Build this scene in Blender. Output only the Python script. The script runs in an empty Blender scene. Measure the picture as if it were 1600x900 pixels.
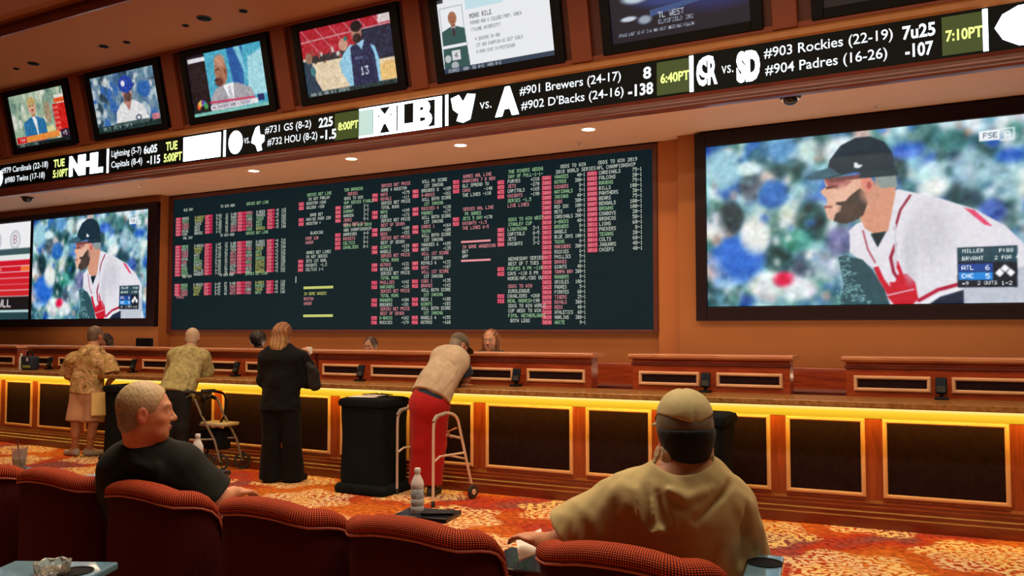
import bpy, bmesh, math, random
import numpy as np
from mathutils import Vector, Matrix, noise
R_ = math.radians
SC = bpy.context.scene
COL = SC.collection

# ------------------------------------------------------------------ camera
EYE = np.array([0.0, 0.0, 1.6])
FOC = 1300.0
YAW, PITCH = R_(28.47), R_(2.86)
AX = np.array([-math.sin(YAW)*math.cos(PITCH), math.cos(YAW)*math.cos(PITCH), math.sin(PITCH)])
RX = np.array([math.cos(YAW), math.sin(YAW), 0.0])
UX = np.cross(RX, AX)
cam_d = bpy.data.cameras.new('camera')
cam = bpy.data.objects.new('camera', cam_d)
COL.objects.link(cam)
cam.location = EYE
cam.rotation_euler = (math.pi/2 + PITCH, 0, YAW)
cam_d.sensor_width = 36.0
cam_d.lens = 36.0*FOC/1600.0
cam_d.clip_start = 0.05
SC.camera = cam

def at(x, y, d):
    """world point seen at a photograph pixel, d metres deep along the view axis"""
    r = AX*FOC + RX*(x-800) + UX*(450-y)
    return EYE + r*(d/FOC)
def atY(x, y, Y):
    r = AX*FOC + RX*(x-800) + UX*(450-y)
    return EYE + r*(Y/r[1])

# ------------------------------------------------------------------ world, lights, exposure
w = bpy.data.worlds.new('world'); SC.world = w; w.use_nodes = True
bg = w.node_tree.nodes['Background']
bg.inputs[0].default_value = (1.0, 0.62, 0.36, 1)
bg.inputs[1].default_value = 0.03
SC.view_settings.view_transform = 'Standard'
SC.view_settings.look = 'None'
SC.view_settings.gamma = 1
SC.view_settings.exposure = 0.0
SC.view_settings.use_curve_mapping = False
SC.cycles.max_bounces = 6
SC.cycles.diffuse_bounces = 3
SC.cycles.glossy_bounces = 3
SC.cycles.transmission_bounces = 6
SC.cycles.sample_clamp_indirect = 4.0
SC.cycles.use_denoising = True

def area(name, loc, sx, sy, power, color, rot=(0, 0, 0), spread=180):
    l = bpy.data.lights.new(name, 'AREA'); l.shape = 'RECTANGLE'; l.size = sx; l.size_y = sy
    l.energy = power; l.color = color; l.spread = R_(spread)
    o = bpy.data.objects.new(name, l); COL.objects.link(o); o.location = loc; o.rotation_euler = rot
    return o
WARM = (1.0, 0.66, 0.36)
# rows of recessed ceiling lamps over the seating floor and in front of the counter
area('ceiling_lamps_counter', (-5.5, 5.3, 5.6), 15, 0.4, 390, WARM)
area('ceiling_lamps_seats', (-2.0, 2.75, 5.6), 7, 0.5, 270, (1.0, 0.84, 0.62))
area('ceiling_lamps_tellers', (-6.5, 8.75, 3.93), 12, 0.12, 42, (1, .7, .42))
area('added_soffit_uplight', (-7, 8.9, 1.12), 16, 0.2, 105, (1, .70, .44), (math.pi, 0, 0))  # unseen uplight added behind the partitions to brighten soffit and wall

# ------------------------------------------------------------------ materials
def lin(c):
    c = np.asarray(c, float)/255.0
    return np.where(c <= 0.04045, c/12.92, ((c+0.055)/1.055)**2.4)
def new_mat(name):
    m = bpy.data.materials.new(name); m.use_nodes = True
    nt = m.node_tree; b = nt.nodes['Principled BSDF']
    return m, nt, b
def N(nt, t, **kw):
    n = nt.nodes.new(t)
    for k, v in kw.items(): setattr(n, k, v)
    return n
def mat(name, rgb, rough=0.6, metal=0.0, vary=0.12, scale=8.0, bump=0.0, bscale=60.0, spec=0.5, sheen=0.0, stretch=(1, 1, 1), coat=0.0):
    """plain surface: a base colour with a little procedural variation, optional bump"""
    m, nt, b = new_mat(name)
    c = rgb
    tc = N(nt, 'ShaderNodeTexCoord'); mp = N(nt, 'ShaderNodeMapping'); mp.inputs['Scale'].default_value = stretch
    nt.links.new(tc.outputs['Object'], mp.inputs[0])
    nz = N(nt, 'ShaderNodeTexNoise'); nz.inputs['Scale'].default_value = scale; nz.inputs['Detail'].default_value = 4
    nt.links.new(mp.outputs[0], nz.inputs[0])
    rp = N(nt, 'ShaderNodeValToRGB')
    rp.color_ramp.elements[0].position = 0.3; rp.color_ramp.elements[1].position = 0.7
    rp.color_ramp.elements[0].color = (c[0]*(1-vary), c[1]*(1-vary), c[2]*(1-vary), 1)
    rp.color_ramp.elements[1].color = (min(1, c[0]*(1+vary)), min(1, c[1]*(1+vary)), min(1, c[2]*(1+vary)), 1)
    nt.links.new(nz.outputs[0], rp.inputs[0]); nt.links.new(rp.outputs[0], b.inputs['Base Color'])
    b.inputs['Roughness'].default_value = rough; b.inputs['Metallic'].default_value = metal
    b.inputs['Specular IOR Level'].default_value = spec
    b.inputs['Sheen Weight'].default_value = sheen
    b.inputs['Coat Weight'].default_value = coat
    if bump:
        n2 = N(nt, 'ShaderNodeTexNoise'); n2.inputs['Scale'].default_value = bscale; n2.inputs['Detail'].default_value = 3
        nt.links.new(mp.outputs[0], n2.inputs[0])
        bp = N(nt, 'ShaderNodeBump'); bp.inputs['Strength'].default_value = bump; bp.inputs['Distance'].default_value = 0.01
        nt.links.new(n2.outputs[0], bp.inputs['Height']); nt.links.new(bp.outputs[0], b.inputs['Normal'])
    return m
def emit(name, rgb, s):
    m, nt, b = new_mat(name)
    b.inputs['Base Color'].default_value = (0, 0, 0, 1)
    b.inputs['Emission Color'].default_value = (*rgb, 1); b.inputs['Emission Strength'].default_value = s
    return m
def emit_attr(name, s):
    m, nt, b = new_mat(name)
    b.inputs['Base Color'].default_value = (0.01, 0.01, 0.012, 1); b.inputs['Roughness'].default_value = 0.4
    a = N(nt, 'ShaderNodeVertexColor', layer_name='Col')
    nt.links.new(a.outputs[0], b.inputs['Emission Color']); b.inputs['Emission Strength'].default_value = s
    return m
def wood(name, dark, light, rough=0.3, along='X', scale=3.0, coat=0.3):
    m, nt, b = new_mat(name)
    tc = N(nt, 'ShaderNodeTexCoord'); mp = N(nt, 'ShaderNodeMapping')
    mp.inputs['Scale'].default_value = (1, 12, 12) if along == 'X' else (12, 12, 1)
    nt.links.new(tc.outputs['Object'], mp.inputs[0])
    nz = N(nt, 'ShaderNodeTexNoise'); nz.inputs['Scale'].default_value = scale; nz.inputs['Detail'].default_value = 6
    nz.inputs['Distortion'].default_value = 0.6
    nt.links.new(mp.outputs[0], nz.inputs[0])
    rp = N(nt, 'ShaderNodeValToRGB'); rp.color_ramp.elements[0].position = 0.32; rp.color_ramp.elements[1].position = 0.68
    rp.color_ramp.elements[0].color = (*dark, 1); rp.color_ramp.elements[1].color = (*light, 1)
    nt.links.new(nz.outputs[0], rp.inputs[0]); nt.links.new(rp.outputs[0], b.inputs['Base Color'])
    b.inputs['Roughness'].default_value = rough; b.inputs['Coat Weight'].default_value = coat; b.inputs['Coat Roughness'].default_value = 0.2
    return m

M = {}
M['wall'] = mat('wall_paint', (0.34, 0.112, 0.025), 0.7, vary=0.05, scale=1.5)
M['pilaster'] = mat('pilaster_paint', (0.42, 0.13, 0.03), 0.6, vary=0.05, scale=1.5)
M['soffit'] = mat('soffit_paint', (0.66, 0.42, 0.29), 0.75, vary=0.04, scale=2)
M['ceil'] = mat('ceiling_paint', (0.32, 0.105, 0.020), 0.8, vary=0.05, scale=1)
M['ceil2'] = mat('ceiling_paint_dark', (0.26, 0.080, 0.016), 0.8, vary=0.05, scale=1)
M['maho'] = wood('mahogany', (0.24, 0.030, 0.010), (0.42, 0.070, 0.020))
M['maho_v'] = wood('mahogany_upright', (0.22, 0.036, 0.010), (0.38, 0.075, 0.018), along='Z')
M['maho_dark'] = wood('mahogany_dark', (0.10, 0.018, 0.012), (0.18, 0.032, 0.018), rough=0.4)
M['maho_base'] = wood('mahogany_base', (0.13, 0.018, 0.008), (0.22, 0.034, 0.012), rough=0.3)
M['trimgold'] = mat('light_moulding', (0.80, 0.46, 0.27), 0.3, vary=0.1, scale=5, coat=0.4)
M['capwood'] = wood('cap_wood', (0.62, 0.24, 0.12), (0.80, 0.40, 0.22), rough=0.2)
M['panel'] = mat('dark_leather_panel', (0.018, 0.007, 0.009), 0.7, vary=0.2, scale=20, bump=0.2, bscale=90, spec=.08)
M['black'] = mat('black_plastic', (0.006, 0.007, 0.010), 0.45, vary=0.2, spec=.2)
M['blackm'] = mat('black_matte', (0.005, 0.006, 0.008), 0.75, vary=0.2, spec=.15)
M['bezel'] = mat('tv_bezel', (0.005, 0.005, 0.008), 0.4, vary=0.1, spec=.15)
M['alcove'] = mat('alcove_brown', (0.10, 0.028, 0.022), 0.6, vary=0.08)
M['redpil'] = mat('redbrown_pilaster', (0.22, 0.050, 0.020), 0.5, vary=0.08, scale=3)
M['ledge'] = mat('ochre_ledge', (0.42, 0.18, 0.05), 0.5, vary=0.08)
M['chrome'] = mat('chrome', (0.75, 0.72, 0.70), 0.25, metal=1.0, vary=0.05)
M['alu'] = mat('brushed_aluminium', (0.78, 0.66, 0.58), 0.35, metal=0.35, vary=0.05)
M['rubber'] = mat('rubber', (0.03, 0.028, 0.028), 0.8)
M['white'] = mat('white_plastic', (0.8, 0.78, 0.74), 0.4, vary=0.03)
M['paper'] = mat('paper', (0.82, 0.80, 0.76), 0.7, vary=0.03)

def granite():
    m, nt, b = new_mat('brown_granite')
    tc = N(nt, 'ShaderNodeTexCoord')
    v = N(nt, 'ShaderNodeTexNoise'); v.inputs['Scale'].default_value = 26; v.inputs['Detail'].default_value = 8
    nt.links.new(tc.outputs['Object'], v.inputs[0])
    rp = N(nt, 'ShaderNodeValToRGB'); e = rp.color_ramp.elements
    e[0].position = 0.35; e[0].color = (0.24, 0.105, 0.028, 1); e[1].position = 0.68; e[1].color = (0.42, 0.22, 0.075, 1)
    n = e.new(0.5); n.color = (0.34, 0.165, 0.05, 1)
    nt.links.new(v.outputs[0], rp.inputs[0]); nt.links.new(rp.outputs[0], b.inputs['Base Color'])
    b.inputs['Roughness'].default_value = 0.25
    return m
M['granite'] = granite()

def carpet():
    """orange / red carpet: mottled ground, purple clouds, cream scroll medallions on a half-drop lattice"""
    m, nt, b = new_mat('patterned_carpet')
    L = nt.links.new
    tc = N(nt, 'ShaderNodeTexCoord')
    sep = N(nt, 'ShaderNodeSeparateXYZ'); L(tc.outputs['Object'], sep.inputs[0])
    def math_(op, a, c=None, d=None):
        n = N(nt, 'ShaderNodeMath', operation=op)
        for i, v in enumerate((a, c, d)):
            if v is None: continue
            if isinstance(v, (int, float)): n.inputs[i].default_value = v
            else: L(v, n.inputs[i])
        return n.outputs[0]
    # domain wobble so that the medallions have feathery outlines
    wob = N(nt, 'ShaderNodeTexNoise'); wob.inputs['Scale'].default_value = 9; wob.inputs['Detail'].default_value = 3
    L(tc.outputs['Object'], wob.inputs[0])
    ws = N(nt, 'ShaderNodeSeparateColor'); L(wob.outputs['Color'], ws.inputs[0])
    X = math_('ADD', sep.outputs[0], math_('MULTIPLY', math_('SUBTRACT', ws.outputs[0], 0.5), 0.10))
    Y = math_('ADD', sep.outputs[1], math_('MULTIPLY', math_('SUBTRACT', ws.outputs[1], 0.5), 0.10))
    def lattice(ox, oy):
        u = math_('SUBTRACT', math_('WRAP', math_('SUBTRACT', X, ox), 1.6, 0.0), 0.8)
        v = math_('SUBTRACT', math_('WRAP', math_('SUBTRACT', Y, oy), 1.5, 0.0), 0.75)
        r = math_('SQRT', math_('ADD', math_('MULTIPLY', u, u), math_('MULTIPLY', v, v)))
        a = math_('ARCTAN2', v, u)
        petals = math_('MULTIPLY', math_('COSINE', math_('MULTIPLY', a, 6.0)), 0.055)
        R = math_('ADD', 0.47, petals)
        inside = math_('SMOOTH_MIN', 1.0, math_('MULTIPLY', math_('SUBTRACT', R, r), 22.0), 0.1)
        rings = math_('SINE', math_('ADD', math_('MULTIPLY', r, 62.0), math_('MULTIPLY', math_('COSINE', math_('MULTIPLY', a, 12.0)), 2.2)))
        return math_('MAXIMUM', inside, 0.0), rings
    i1, r1 = lattice(0.1-0.8, 6.8-0.75)
    i2, r2 = lattice(-0.7-0.8, 6.05-0.75)
    ins = math_('MAXIMUM', i1, i2)
    first = math_('GREATER_THAN', i1, i2)
    ring = math_('ADD', math_('MULTIPLY', r1, first), math_('MULTIPLY', r2, math_('SUBTRACT', 1.0, first)))
    vor = N(nt, 'ShaderNodeTexVoronoi', feature='DISTANCE_TO_EDGE'); vor.inputs['Scale'].default_value = 19
    L(tc.outputs['Object'], vor.inputs[0])
    scroll = math_('GREATER_THAN', math_('ADD', math_('MULTIPLY', ring, 0.10), vor.outputs[0]), 0.085)
    creamf = math_('MULTIPLY', ins, scroll)
    # ground
    n1 = N(nt, 'ShaderNodeTexNoise'); n1.inputs['Scale'].default_value = 1.1; n1.inputs['Detail'].default_value = 3
    L(tc.outputs['Object'], n1.inputs[0])
    g = N(nt, 'ShaderNodeValToRGB'); e = g.color_ramp.elements
    e[0].position = 0.36; e[0].color = (0.30, 0.085, 0.085, 1); e[1].position = 0.60; e[1].color = (0.66, 0.17, 0.025, 1)
    k = e.new(0.45); k.color = (0.50, 0.055, 0.025, 1)
    L(n1.outputs[0], g.inputs[0])
    n2 = N(nt, 'ShaderNodeTexNoise'); n2.inputs['Scale'].default_value = 22; n2.inputs['Detail'].default_value = 4
    L(tc.outputs['Object'], n2.inputs[0])
    g2 = N(nt, 'ShaderNodeValToRGB'); e = g2.color_ramp.elements
    e[0].position = 0.35; e[0].color = (0.55, 0.5, 0.5, 1); e[1].position = 0.65; e[1].color = (1.25, 1.3, 1.25, 1)
    L(n2.outputs[0], g2.inputs[0])
    mul = N(nt, 'ShaderNodeMix', data_type='RGBA', blend_type='MULTIPLY'); mul.inputs[0].default_value = 1
    L(g.outputs[0], mul.inputs[6]); L(g2.outputs[0], mul.inputs[7])
    n3 = N(nt, 'ShaderNodeTexNoise'); n3.inputs['Scale'].default_value = 3.0
    L(tc.outputs['Object'], n3.inputs[0])
    cr = N(nt, 'ShaderNodeValToRGB'); e = cr.color_ramp.elements
    e[0].position = 0.4; e[0].color = (0.80, 0.60, 0.36, 1); e[1].position = 0.6; e[1].color = (0.88, 0.64, 0.26, 1)
    L(n3.outputs[0], cr.inputs[0])
    mx = N(nt, 'ShaderNodeMix', data_type='RGBA')
    L(creamf, mx.inputs[0]); L(mul.outputs[2], mx.inputs[6]); L(cr.outputs[0], mx.inputs[7])
    L(mx.outputs[2], b.inputs['Base Color'])
    b.inputs['Roughness'].default_value = 0.95; b.inputs['Specular IOR Level'].default_value = 0.1
    bp = N(nt, 'ShaderNodeBump'); bp.inputs['Strength'].default_value = 0.4; bp.inputs['Distance'].default_value = 0.005
    n4 = N(nt, 'ShaderNodeTexNoise'); n4.inputs['Scale'].default_value = 300
    L(tc.outputs['Object'], n4.inputs[0]); L(n4.outputs[0], bp.inputs['Height']); L(bp.outputs[0], b.inputs['Normal'])
    return m
M['carpet'] = carpet()

def chair_fabric(name='red_weave_lit', c0=(.05, .004, .004), c1=(.30, .022, .010), c2=(.95, .15, .035)):
    """woven red upholstery with a small grid of raised ochre dots"""
    m, nt, b = new_mat(name)
    L = nt.links.new
    tc = N(nt, 'ShaderNodeTexCoord')
    mp = N(nt, 'ShaderNodeMapping'); mp.inputs['Scale'].default_value = (1, 1, 1)
    L(tc.outputs['UV'], mp.inputs[0])
    sep = N(nt, 'ShaderNodeSeparateXYZ'); L(mp.outputs[0], sep.inputs[0])
    def s(o, f):
        a = N(nt, 'ShaderNodeMath', operation='MULTIPLY'); L(o, a.inputs[0]); a.inputs[1].default_value = f
        c = N(nt, 'ShaderNodeMath', operation='SINE'); L(a.outputs[0], c.inputs[0]); return c.outputs[0]
    f = 2*math.pi/0.013
    p = N(nt, 'ShaderNodeMath', operation='MULTIPLY'); L(s(sep.outputs[0], f), p.inputs[0]); L(s(sep.outputs[1], f), p.inputs[1])
    ab = N(nt, 'ShaderNodeMath', operation='ABSOLUTE'); L(p.outputs[0], ab.inputs[0])
    rp = N(nt, 'ShaderNodeValToRGB'); e = rp.color_ramp.elements
    e[0].position = 0.15; e[0].color = (*c0, 1); e[1].position = 0.85; e[1].color = (*c2, 1)
    k = e.new(0.5); k.color = (*c1, 1)
    L(ab.outputs[0], rp.inputs[0]); L(rp.outputs[0], b.inputs['Base Color'])
    b.inputs['Roughness'].default_value = 0.8; b.inputs['Specular IOR Level'].default_value = 0.15
    bp = N(nt, 'ShaderNodeBump'); bp.inputs['Strength'].default_value = 0.5; bp.inputs['Distance'].default_value = 0.003
    L(ab.outputs[0], bp.inputs['Height']); L(bp.outputs[0], b.inputs['Normal'])
    return m
M['chair'] = chair_fabric()  # lit copy of the weave, brightened for the rims under top light
M['chair_shaded'] = chair_fabric('red_weave_shaded', (.030, .004, .006), (.070, .007, .009), (.16, .016, .014))  # same weave darkened: shade on the chair backs put into the colour
M['piping'] = mat('red_piping', (0.55, 0.14, 0.09), 0.6)

def glass_mat(name, tint=(0.9, 0.93, 0.95), rough=0.08):
    m, nt, b = new_mat(name)
    b.inputs['Base Color'].default_value = (*tint, 1); b.inputs['Transmission Weight'].default_value = 0.85
    b.inputs['Roughness'].default_value = rough; b.inputs['IOR'].default_value = 1.3
    return m
M['clear'] = glass_mat('clear_plastic', (.97, .98, 1.0), .15)
M['clear'].node_tree.nodes['Principled BSDF'].inputs['Transmission Weight'].default_value = .38
M['glass'] = glass_mat('glass', (0.95, 0.93, 0.9), 0.03)

# ------------------------------------------------------------------ mesh helpers
class MB:
    """collects simple shapes into one mesh"""
    def __init__(s): s.bm = bmesh.new()
    def box(s, x0, x1, y0, y1, z0, z1, bev=0.0, seg=2):
        b = bmesh.new()
        bmesh.ops.create_cube(b, size=1)
        for v in b.verts:
            v.co = Vector(((x0+x1)/2+v.co.x*(x1-x0), (y0+y1)/2+v.co.y*(y1-y0), (z0+z1)/2+v.co.z*(z1-z0)))
        if bev: bmesh.ops.bevel(b, geom=b.edges[:], offset=bev, segments=seg, affect='EDGES', profile=0.5)
        s.add(b); return s
    def add(s, b, mtx=None):
        me = bpy.data.meshes.new('t'); b.to_mesh(me); b.free()
        if mtx is not None: me.transform(mtx)
        s.bm.from_mesh(me); bpy.data.meshes.remove(me); return s
    def tube(s, pts, r, n=10, close=False, caps=True):
        P = [Vector(p) for p in pts]; rings = []
        rr = r if isinstance(r, (list, tuple)) else [r]*len(P)
        prev = None
        for i, p in enumerate(P):
            if close: t = (P[(i+1) % len(P)]-P[i-1]).normalized()
            elif i == 0: t = (P[1]-P[0]).normalized()
            elif i == len(P)-1: t = (P[-1]-P[-2]).normalized()
            else: t = ((P[i+1]-p).normalized()+(p-P[i-1]).normalized()).normalized()
            if prev is None:
                a = t.orthogonal().normalized()
            else:
                a = prev-t*prev.dot(t)
                a = a.normalized() if a.length > 1e-6 else t.orthogonal().normalized()
            prev = a; c = t.cross(a)
            rings.append([s.bm.verts.new(p+(a*math.cos(2*math.pi*k/n)+c*math.sin(2*math.pi*k/n))*rr[i]) for k in range(n)])
        m = len(rings)
        for i in range(m if close else m-1):
            A, B = rings[i], rings[(i+1) % m]
            for k in range(n): s.bm.faces.new((A[k], A[(k+1) % n], B[(k+1) % n], B[k]))
        if caps and not close:
            s.bm.faces.new(rings[0][::-1]); s.bm.faces.new(rings[-1])
        return s
    def lathe(s, prof, n=24, c=(0, 0, 0), axis=2, caps=True):
        rings = []
        for r, z in prof:
            ring = []
            for k in range(n):
                a = 2*math.pi*k/n; p = [r*math.cos(a), r*math.sin(a), z]
                if axis == 0: p = [z, r*math.cos(a), r*math.sin(a)]
                if axis == 1: p = [r*math.sin(a), z, r*math.cos(a)]
                ring.append(s.bm.verts.new(Vector(p)+Vector(c)))
            rings.append(ring)
        for i in range(len(rings)-1):
            for k in range(n): s.bm.faces.new((rings[i][k], rings[i][(k+1) % n], rings[i+1][(k+1) % n], rings[i+1][k]))
        if caps:
            s.bm.faces.new(rings[0][::-1]); s.bm.faces.new(rings[-1])
        return s
    def sweep(s, path, prof):
        """profile (offset, z) swept along a plan polyline; offset is towards -Y (the public side)"""
        rings = []
        for (x, y) in path: rings.append([s.bm.verts.new((x, y-o, z)) for o, z in prof])
        n = len(prof)
        for A, B in zip(rings, rings[1:]):
            for k in range(n): s.bm.faces.new((A[k], B[k], B[(k+1) % n], A[(k+1) % n]))
        s.bm.faces.new(rings[0]); s.bm.faces.new(rings[-1][::-1])
        return s
    def prism(s, pts, y0, y1):
        """outline in the XZ plane given thickness from y0 to y1"""
        A = [s.bm.verts.new((x, y0, z)) for x, z in pts]; B = [s.bm.verts.new((x, y1, z)) for x, z in pts]
        n = len(pts)
        s.bm.faces.new(A); s.bm.faces.new(B[::-1])
        for k in range(n): s.bm.faces.new((A[k], B[k], B[(k+1) % n], A[(k+1) % n]))
        return s
    def build(s, name, material, parent=None, smooth=False, loc=None):
        bmesh.ops.recalc_face_normals(s.bm, faces=s.bm.faces[:])
        me = bpy.data.meshes.new(name); s.bm.to_mesh(me); s.bm.free()
        me.materials.append(material)
        if smooth:
            me.shade_smooth() if hasattr(me, 'shade_smooth') else None
            try: me.set_sharp_from_angle(angle=R_(40))
            except Exception: pass
        o = bpy.data.objects.new(name, me); COL.objects.link(o)
        if parent: o.parent = parent
        if loc is not None: o.location = loc
        return o
def tag(o, label=None, cat=None, group=None, kind=None):
    if label: o['label'] = label
    if cat: o['category'] = cat
    if group: o['group'] = group
    if kind: o['kind'] = kind
    return o
def empty(name, loc, label=None, cat=None, group=None, rz=0):
    o = bpy.data.objects.new(name, None); COL.objects.link(o); o.location = Vector(loc); o.rotation_euler.z = rz
    o.empty_display_size = 0.1
    return tag(o, label, cat, group)
def struct(name, mb, m, smooth=False):
    return tag(mb.build(name, m, smooth=smooth), kind='structure')
def copy_tree(o, parent=None):
    c = o.copy(); COL.objects.link(c); c.parent = parent
    for ch in list(o.children): copy_tree(ch, c)
    return c
def mesh_np(name, V, Q, material, parent=None, cols=None, smooth=True, loc=None):
    me = bpy.data.meshes.new(name)
    V = np.asarray(V, np.float32); Q = np.asarray(Q, np.int32); k = Q.shape[1]
    me.vertices.add(len(V)); me.vertices.foreach_set('co', V.ravel())
    me.loops.add(Q.size); me.loops.foreach_set('vertex_index', Q.ravel())
    me.polygons.add(len(Q)); me.polygons.foreach_set('loop_start', np.arange(0, Q.size, k, dtype=np.int32))
    me.polygons.foreach_set('loop_total', np.full(len(Q), k, np.int32))
    me.polygons.foreach_set('use_smooth', np.full(len(Q), smooth, bool))
    me.update(calc_edges=True); me.validate()
    if cols is not None:
        a = me.color_attributes.new('Col', 'FLOAT_COLOR', 'POINT')
        c4 = np.ones((len(V), 4), np.float32); c4[:, :3] = cols
        a.data.foreach_set('color', c4.ravel())
    me.materials.append(material)
    o = bpy.data.objects.new(name, me); COL.objects.link(o)
    if parent: o.parent = parent
    if loc is not None: o.location = Vector(loc)
    return o
# ------------------------------------------------------------------ 5x7 dot-matrix font (LED board, screens)
_F = {' ':'0000000000','!':'00005F0000','#':'147F147F14','%':'2313086462','&':'3649552250',"'":'0005030000','(':'001C224100',')':'0041221C00',
'*':'14083E0814','+':'08083E0808',',':'0050300000','-':'0808080808','.':'0060600000','/':'2010080402','0':'3E5149453E','1':'00427F4000',
'2':'4261514946','3':'2141454B31','4':'1814127F10','5':'2745454539','6':'3C4A494930','7':'0171090503','8':'3649494936','9':'064949291E',
':':'0036360000','=':'1414141414','^':'10181C1810','A':'7E1111117E','B':'7F49494936','C':'3E41414122','D':'7F4141221C','E':'7F49494941','F':'7F09090901',
'G':'3E4149497A','H':'7F0808087F','I':'00417F4100','J':'2040413F01','K':'7F08142241','L':'7F40404040','M':'7F020C027F','N':'7F0408107F',
'O':'3E4141413E','P':'7F09090906','Q':'3E4151215E','R':'7F09192946','S':'4649494931','T':'01017F0101','U':'3F4040403F','V':'1F2040201F',
'W':'3F4038403F','X':'6314081463','Y':'0708700807','Z':'6151494543'}
FONT = {}
for ch, hx in _F.items():
    cols = [int(hx[i:i+2], 16) for i in range(0, 10, 2)]
    FONT[ch] = np.array([[(cols[c] >> r) & 1 for c in range(5)] for r in range(7)], bool)

# ------------------------------------------------------------------ pictures shown on the screens (they are light sources)
class Canvas:
    def __init__(s, w, h, bgc=(0, 0, 0)):
        s.w, s.h = w, h
        s.a = np.zeros((h, w, 3)) + np.array(bgc, float)
        s.U, s.V = np.meshgrid((np.arange(w)+.5)/w, (np.arange(h)+.5)/h)
    def _mix(s, m, c):
        s.a += (np.array(c, float)-s.a)*np.clip(m, 0, 1)[..., None]
    def poly(s, pts, c):
        P = np.array(pts, float)*np.array([s.w, s.h]); n = len(P)
        ss = 2; H, W = s.h*ss, s.w*ss
        x, y = np.meshgrid((np.arange(W)+.5)/ss, (np.arange(H)+.5)/ss)
        ins = np.zeros((H, W), bool)
        for i in range(n):
            x1, y1 = P[i]; x2, y2 = P[(i+1) % n]
            if y1 == y2: continue
            ins ^= ((y1 > y) != (y2 > y)) & (x < (x2-x1)*(y-y1)/(y2-y1)+x1)
        s._mix(ins.reshape(s.h, ss, s.w, ss).mean((1, 3)), c)
    def rect(s, u0, v0, u1, v1, c): s.poly([(u0, v0), (u1, v0), (u1, v1), (u0, v1)], c)
    def ell(s, cu, cv, ru, rv, c, soft=0.12):
        d = np.sqrt(((s.U-cu)/ru)**2+((s.V-cv)/rv)**2)
        s._mix((1-d)/soft+.5, c)
    def line(s, pts, c, wd):
        asp = s.w/s.h
        best = np.full((s.h, s.w), 9.0)
        for (a, b), (e, f) in zip(pts, pts[1:]):
            ax, ay, bx, by = a*asp, b, e*asp, f
            dx, dy = bx-ax, by-ay
            t = np.clip(((s.U*asp-ax)*dx+(s.V-ay)*dy)/max(dx*dx+dy*dy, 1e-9), 0, 1)
            best = np.minimum(best, np.hypot(s.U*asp-ax-t*dx, s.V-ay-t*dy))
        s._mix((wd/2-best)*s.h+.5, c)
    def blobs(s, seed, n, cols, rmin, rmax, box=(0, 0, 1, 1)):
        rnd = random.Random(seed)
        for _ in range(n):
            r = rnd.uniform(rmin, rmax)
            s.ell(rnd.uniform(box[0], box[2]), rnd.uniform(box[1], box[3]), r*rnd.uniform(.6, 1.2)*s.h/s.w, r*rnd.uniform(.7, 1.4), rnd.choice(cols), 0.5)
    def blur(s, n=1):
        for _ in range(n):
            p = np.pad(s.a, ((1, 1), (1, 1), (0, 0)), 'edge')
            s.a = (p[:-2, 1:-1]+p[2:, 1:-1]+p[1:-1, :-2]+p[1:-1, 2:]+2*p[1:-1, 1:-1])/6
    def noise(s, seed, cells, amp):
        """smooth random mottling, cells across the picture"""
        r = np.random.RandomState(seed); cy = max(2, int(cells*s.h/s.w))
        G_ = r.normal(size=(cy+2, cells+2, 3))*np.array([.30, .16, .30])+r.normal(size=(cy+2, cells+2, 1))
        x = s.U*cells; y = s.V*cy; xi = x.astype(int); yi = y.astype(int); fx = x-xi; fy = y-yi
        fx = (fx*fx*(3-2*fx))[..., None]; fy = (fy*fy*(3-2*fy))[..., None]
        s.a += amp*((G_[yi, xi]*(1-fx)+G_[yi, xi+1]*fx)*(1-fy)+(G_[yi+1, xi]*(1-fx)+G_[yi+1, xi+1]*fx)*fy)
        s.a = np.clip(s.a, 0, 255)
    def text(s, t, u, v, h, c, wide=1.0):
        px = h/7.0*s.h; pw = px*wide; ss = 4
        x0 = u*s.w; y0 = v*s.h; n = len(t)*6
        xa, xb = max(0, int(x0)), min(s.w, int(x0+n*pw)+2); ya, yb_ = max(0, int(y0)), min(s.h, int(y0+7*px)+2)
        if xb <= xa or yb_ <= ya: return
        bmp = np.zeros((7, n), bool)
        for i, ch in enumerate(t.upper()):
            if ch in FONT: bmp[:, i*6:i*6+5] = FONT[ch]
        X_ = ((np.arange((xb-xa)*ss)+.5)/ss+xa-x0)/pw; Y_ = ((np.arange((yb_-ya)*ss)+.5)/ss+ya-y0)/px
        ok = ((X_ >= 0) & (X_ < n))[None, :] & ((Y_ >= 0) & (Y_ < 7))[:, None]
        m = bmp[np.clip(Y_.astype(int), 0, 6)[:, None], np.clip(X_.astype(int), 0, n-1)[None, :]] & ok
        m = m.reshape(yb_-ya, ss, xb-xa, ss).mean((1, 3))[..., None]
        m = np.clip(m*1.25, 0, 1)
        s.a[ya:yb_, xa:xb] = s.a[ya:yb_, xa:xb]*(1-m)+np.array(c, float)*m
    def mesh(s, name, W, H, material, parent, mtx):
        """a screen surface W x H metres in the local XZ plane, facing -Y; one vertex per picture element"""
        x = np.linspace(0, W, s.w); z = np.linspace(H, 0, s.h)
        X, Z = np.meshgrid(x, z); V = np.stack([X, np.zeros_like(X), Z], -1).reshape(-1, 3)
        i = np.arange(s.w*s.h).reshape(s.h, s.w)
        Q = np.stack([i[1:, :-1], i[1:, 1:], i[:-1, 1:], i[:-1, :-1]], -1).reshape(-1, 4)
        o = mesh_np(name, V, Q, material, parent, lin(np.clip(s.a, 0, 255)).reshape(-1, 3), smooth=False)
        o.matrix_local = mtx
        return o

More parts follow.
